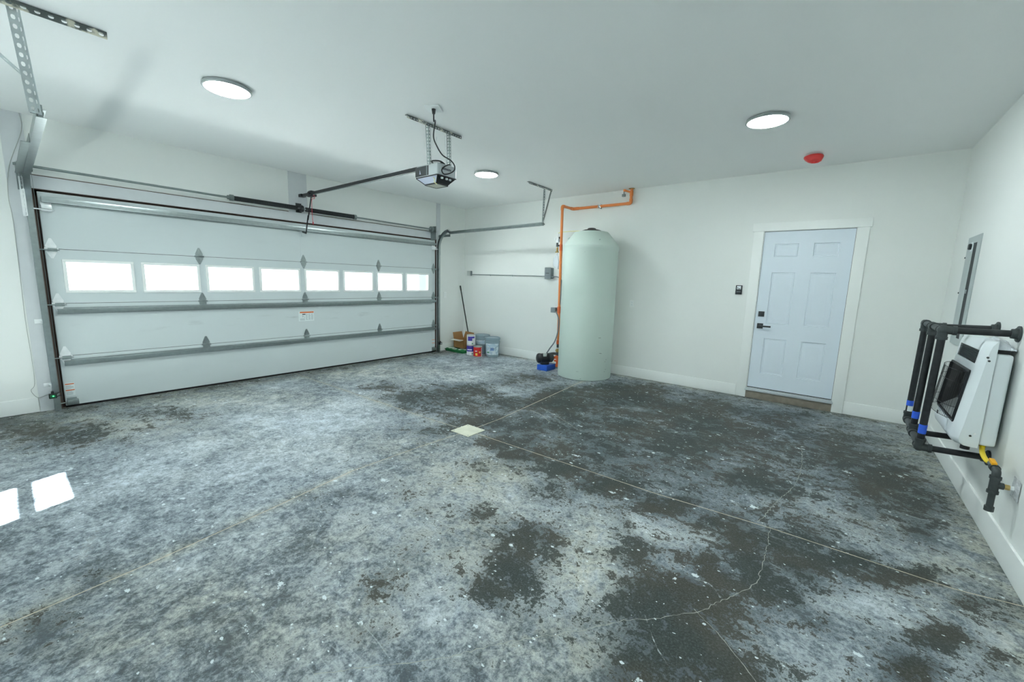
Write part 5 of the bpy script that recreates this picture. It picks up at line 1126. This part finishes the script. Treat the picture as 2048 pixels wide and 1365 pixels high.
fit((GXF, *top[0]), [(0, -1, 0), ud[0]]); fit((GXF, *top[1]), [(0, -1, 0), (0, 1, 0), ud[1], (1, 0, 0)]); fit((GXF, *top[2]), [(0, 1, 0), ud[2], (1, 0, 0)])
rb = Vector((0, bot[2][0]-bot[0][0], bot[2][1]-bot[0][1]))
fit((GXF, *bot[0]), [rb, -ud[0]]); fit((GXF, *bot[1]), [rb, -rb, -ud[1], (1, 0, 0)]); fit((GXF, *bot[2]), [-rb, -ud[2], (1, 0, 0)])
for (y, z), (fy, fz) in ((top[1], (-1.975, 1.243)), (top[2], (-2.395, 1.243)), (bot[1], (-1.945, 0.440)), (bot[2], (-2.318, 0.431))):
    MB().cyl((GXF+0.03, y, z), (W-0.004, fy, fz), PRR, seg=18).build('wall_arm', 'black_metal', pg)
    m = MB().lathe((W-0.0005, fy, fz), [(0, 0), (0.048, 0), (0.049, 0.008), (0.046, 0.011), (0.031, 0.013), (0.029, 0.034), (0.020, 0.036)], seg=28, axis=(-1, 0, 0))
    for k in range(4): a = PI/4+k*PI/2; m.cyl((W-0.010, fy+0.038*math.cos(a), fz+0.038*math.sin(a)), (W-0.015, fy+0.038*math.cos(a), fz+0.038*math.sin(a)), 0.006, seg=6)
    m.build('flange', 'iron', pg)
for k, (f0, f1) in enumerate(((0.800, 0.855), (0.800, 0.868), (0.800, 0.878))):
    t_, b_ = Vector((GXF, *top[k])), Vector((GXF, *bot[k])); MB().cyl(t_.lerp(b_, f0), t_.lerp(b_, f1), PRR+0.0012, seg=18).build('blue_tape', 'bluetape', pg)
t_, b_ = Vector((GXF, *top[0])), Vector((GXF, *bot[0])); c_ = t_.lerp(b_, 0.89)
MB().lathe(c_-Vector((0, 0, 0.02)), [(PRR+0.0008, 0), (PRR+0.0008, 0.045)], seg=10, a0=-2.2, a1=-0.6).build('sticker', 'label_white', pg)

# ================================================================== things in the far corner
def pail(x, y, name, label, lab_h, face=-0.86):
    t = thing(name, label, 'bucket', (x, y, 0), 'grey pails in the corner')
    MB().lathe((x, y, 0), [(0, 0.001), (0.124, 0.001), (0.129, 0.012), (0.140, 0.285), (0.146, 0.288), (0.146, 0.300), (0.142, 0.303), (0.143, 0.325), (0.151, 0.328), (0.151, 0.340), (0.144, 0.342)], seg=40).build('bucket', 'pail', t)
    MB().lathe((x, y, 0), [(0.146, 0.338), (0.155, 0.340), (0.156, 0.368), (0.150, 0.374), (0.138, 0.372), (0.134, 0.362), (0, 0.362)], seg=40).build('lid', 'pail', t)
    MB().lathe((x, y, 0), [(0.1335, 0.045), (0.1405, 0.262)] if lab_h > 0.2 else [(0.1375, 0.20), (0.1405, 0.275)], seg=20, a0=face-1.05, a1=face+1.05).build('label', 'pail_label', t)
    hp = [(x+0.150*math.cos(face+s_*1.35), y+0.150*math.sin(face+s_*1.35), z) for s_, z in ((-1, 0.30), (-0.8, 0.25), (-0.4, 0.19), (0, 0.165), (0.4, 0.19), (0.8, 0.25), (1, 0.30))]
    MB().tube(hp, 0.003, seg=6, smooth=4).build('handle', 'galv', t)
    return t
p1 = pail(1.10, -0.300, 'paint_bucket', 'front grey paint pail with a pale printed label', 0.3)
MB().lathe((1.10, -0.300, 0), [(0.1352, 0.075), (0.1362, 0.105)], seg=6, a0=-1.65, a1=-1.30).build('label_mark', 'can_green', p1)
MB().lathe((1.10, -0.300, 0), [(0.1375, 0.13), (0.1392, 0.185)], seg=8, a0=-1.12, a1=-0.62).build('label_print', 'blue_ink', p1)
pail(0.715, -0.175, 'paint_bucket', 'rear grey paint pail half hidden behind stacked paint cans', 0.1)
def can(x, y, z, label, kind):
    t = thing('paint_can', label, 'paint can', (x, y, z)); r = 0.083
    MB().lathe((x, y, z), [(0, 0.001), (r, 0.001), (r+0.002, 0.004), (r, 0.008), (r, 0.190), (r+0.002, 0.194), (r+0.001, 0.199), (r-0.010, 0.199), (r-0.014, 0.192), (r-0.03, 0.192), (r-0.032, 0.196), (0, 0.196)], seg=36).build('can', 'can_metal', t)
    f = -0.86
    if kind == 'red':
        MB().lathe((x, y, z), [(r+0.0008, 0.010), (r+0.0008, 0.186)], seg=36).build('label', 'can_red', t)
        MB().lathe((x, y, z), [(r+0.0016, 0.030), (r+0.0016, 0.075)], seg=8, a0=f-0.5, a1=f+0.0).build('label_fruit', 'can_yellow', t)
        MB().lathe((x, y, z), [(r+0.0016, 0.075), (r+0.0016, 0.110)], seg=8, a0=f+0.35, a1=f+0.75).build('label_fruit', 'can_yellow', t)
        MB().lathe((x, y, z), [(r+0.0016, 0.105), (r+0.0016, 0.122)], seg=8, a0=f-0.6, a1=f-0.1).build('label_text', 'label_white', t)
        MB().lathe((x, y, z), [(r+0.0016, 0.010), (r+0.0016, 0.180)], seg=4, a0=f+0.95, a1=f+1.15).build('label_edge', 'label_white', t)
    else:
        MB().lathe((x, y, z), [(r+0.0008, 0.008), (r+0.0008, 0.188)], seg=36).build('label', 'can_white', t)
        z0 = 0.085 if kind == 'top' else 0.075
        MB().lathe((x, y, z), [(r+0.0016, z0), (r+0.0016, z0+0.085 if kind == 'top' else 0.186)], seg=16, a0=f-(0.75 if kind == 'top' else 1.4), a1=f+(0.35 if kind == 'top' else 1.4)).build('label_picture', 'can_blue', t)
        if kind == 'top': MB().lathe((x, y, z), [(r+0.0020, 0.135), (r+0.0020, 0.172)], seg=8, a0=f-0.1, a1=f+0.95).build('label_band', 'can_blue', t)
        else: MB().lathe((x, y, z), [(r+0.0022, 0.10), (r+0.0022, 0.120)], seg=8, a0=f-0.9, a1=f+0.3).build('label_text', 'can_white', t)
        MB().lathe((x, y, z), [(r+0.0018, 0.020), (r+0.0018, 0.045)], seg=6, a0=f+0.25, a1=f+0.55).build('label_mark', 'can_green', t)
    return t
can(0.712, -0.494, 0.0, 'white and violet paint can standing on the floor under another can', 'bottom')
can(0.712, -0.494, 0.200, 'white and violet paint can on top of the stack', 'top')
can(0.930, -0.530, 0.0, 'red paint can on the floor beside the stacked cans', 'red')
# green bag lying flat
mbg = MB(); n1, n2 = 26, 16; vs = []; fs = []; BX0, BX1, BYA, BYB = 0.030, 0.560, -0.575, -0.225
for side in (1, -1):
    for i in range(n1+1):
        for j in range(n2+1):
            u, v = i/n1, j/n2
            e = (1-abs(2*u-1)**6)**0.5*(1-abs(2*v-1)**5)**0.5 if 0 < u < 1 and 0 < v < 1 else 0
            x = BX0+(BX1-BX0)*u; y = BYA+(BYB-BYA)*v+0.012*math.sin(u*7)
            w = 0.010*mnoise.noise(Vector((u*8, v*5, 2.0)))
            vs.append((x, y, (0.045+0.036*e+w*e) if side > 0 else (0.045-0.0435*min(1, e*2.5))))
N1 = (n1+1)*(n2+1)
for i in range(n1):
    for j in range(n2):
        k = i*(n2+1)+j; fs.append((k, k+1, k+n2+2, k+n2+1)); fs.append((N1+k, N1+k+n2+1, N1+k+n2+2, N1+k+1))
mbg.add(vs, fs)
bmx = bmesh.new()
for v in mbg.v: bmx.verts.new(v)
bmx.verts.ensure_lookup_table()
for f in mbg.f: bmx.faces.new([bmx.verts[i] for i in f])
bmesh.ops.remove_doubles(bmx, verts=bmx.verts, dist=1e-4); mm = MB(); mm._bm(bmx)
o = mm.build('mix_bag', 'bag', smooth=60); o['label'] = 'flat green and white bag lying on the floor under the cardboard box'; o['category'] = 'bag'
# open cardboard box standing on the bag
cb = thing('cardboard_box', 'open brown cardboard box with raised flaps in the corner', 'box', (0.35, -0.345, 0.092))
bx0, bx1, by0, by1, bz0, bz1, tt = 0.215, 0.500, -0.490, -0.215, 0.090, 0.262, 0.005
MB().box((bx0, by0, bz0), (bx1, by1, bz0+tt)).box((bx0, by0, bz0), (bx0+tt, by1, bz1)).box((bx1-tt, by0, bz0), (bx1, by1, bz1)).box((bx0, by0, bz0), (bx1, by0+tt, bz1)).box((bx0, by1-tt, bz0), (bx1, by1, bz1)).build('carton', 'cardboard', cb, smooth=0)
MB().add([(bx0, by0+0.003, bz1), (bx0, by1-0.003, bz1), (bx0-0.022, by1-0.025, bz1+0.135), (bx0-0.03, by0+0.003, bz1+0.130)], [(0, 1, 2, 3)]).add([(bx0-0.004, by0+0.003, bz1), (bx0-0.004, by1-0.003, bz1), (bx0-0.026, by1-0.025, bz1+0.135), (bx0-0.034, by0+0.003, bz1+0.130)], [(3, 2, 1, 0)]).build('flap', 'cardboard', cb, smooth=0)
MB().add([(bx0+0.003, by1, bz1), (bx1-0.003, by1, bz1), (bx1-0.005, by1+0.025, bz1+0.125), (bx0+0.035, by1+0.025, bz1+0.135)], [(0, 1, 2, 3)]).add([(bx0+0.003, by1+0.004, bz1), (bx1-0.003, by1+0.004, bz1), (bx1-0.005, by1+0.029, bz1+0.125), (bx0+0.035, by1+0.029, bz1+0.135)], [(3, 2, 1, 0)]).build('flap', 'cardboard', cb, smooth=0)
MB().add([(bx0+0.003, by0, bz1), (bx1-0.003, by0, bz1), (bx1-0.01, by0-0.10, bz1-0.012), (bx0+0.02, by0-0.10, bz1-0.004)], [(0, 1, 2, 3)]).add([(bx0+0.003, by0, bz1-0.004), (bx1-0.003, by0, bz1-0.004), (bx1-0.01, by0-0.10, bz1-0.016), (bx0+0.02, by0-0.10, bz1-0.008)], [(3, 2, 1, 0)]).build('flap', 'cardboard_in', cb, smooth=0)
# long handle leaning in the corner
br = thing('broom_handle', 'dark broom handle leaning in the corner behind the cardboard box', 'broom', (0.308, -0.09, 0))
BT, BBm = Vector((0.030, -0.140, 1.325)), Vector((0.308, -0.086, 0.03))
MB().cyl(BT, BBm, 0.0125, seg=12).cyl(BT+(BT-BBm).normalized()*(-0.09), BT+(BT-BBm).normalized()*0.012, 0.0155, seg=12).build('handle', 'broom', br)
MB().box((0.215, -0.13, 0.030), (0.40, -0.045, 0.062), 0.008).build('head', 'broom', br)
MB().box((0.215, -0.135, 0.001), (0.40, -0.04, 0.034), 0.004).build('bristles', 'broom', br)
# drain cover plate in the floor
dc = thing('drain_cover', 'square off-white drain cover plate in the middle of the floor', 'drain cover', (3.574, -3.455, 0))
MB().box((3.456, -3.573, 0.0006), (3.692, -3.337, 0.006), 0.002).build('plate', 'drain_plate', dc)
for sx_ in (-1, 1):
    for sy_ in (-1, 1): MB().cyl((3.574+sx_*0.095, -3.455+sy_*0.095, 0.0055), (3.574+sx_*0.095, -3.455+sy_*0.095, 0.0075), 0.006, seg=8).build('screw', 'galv_dull', dc)
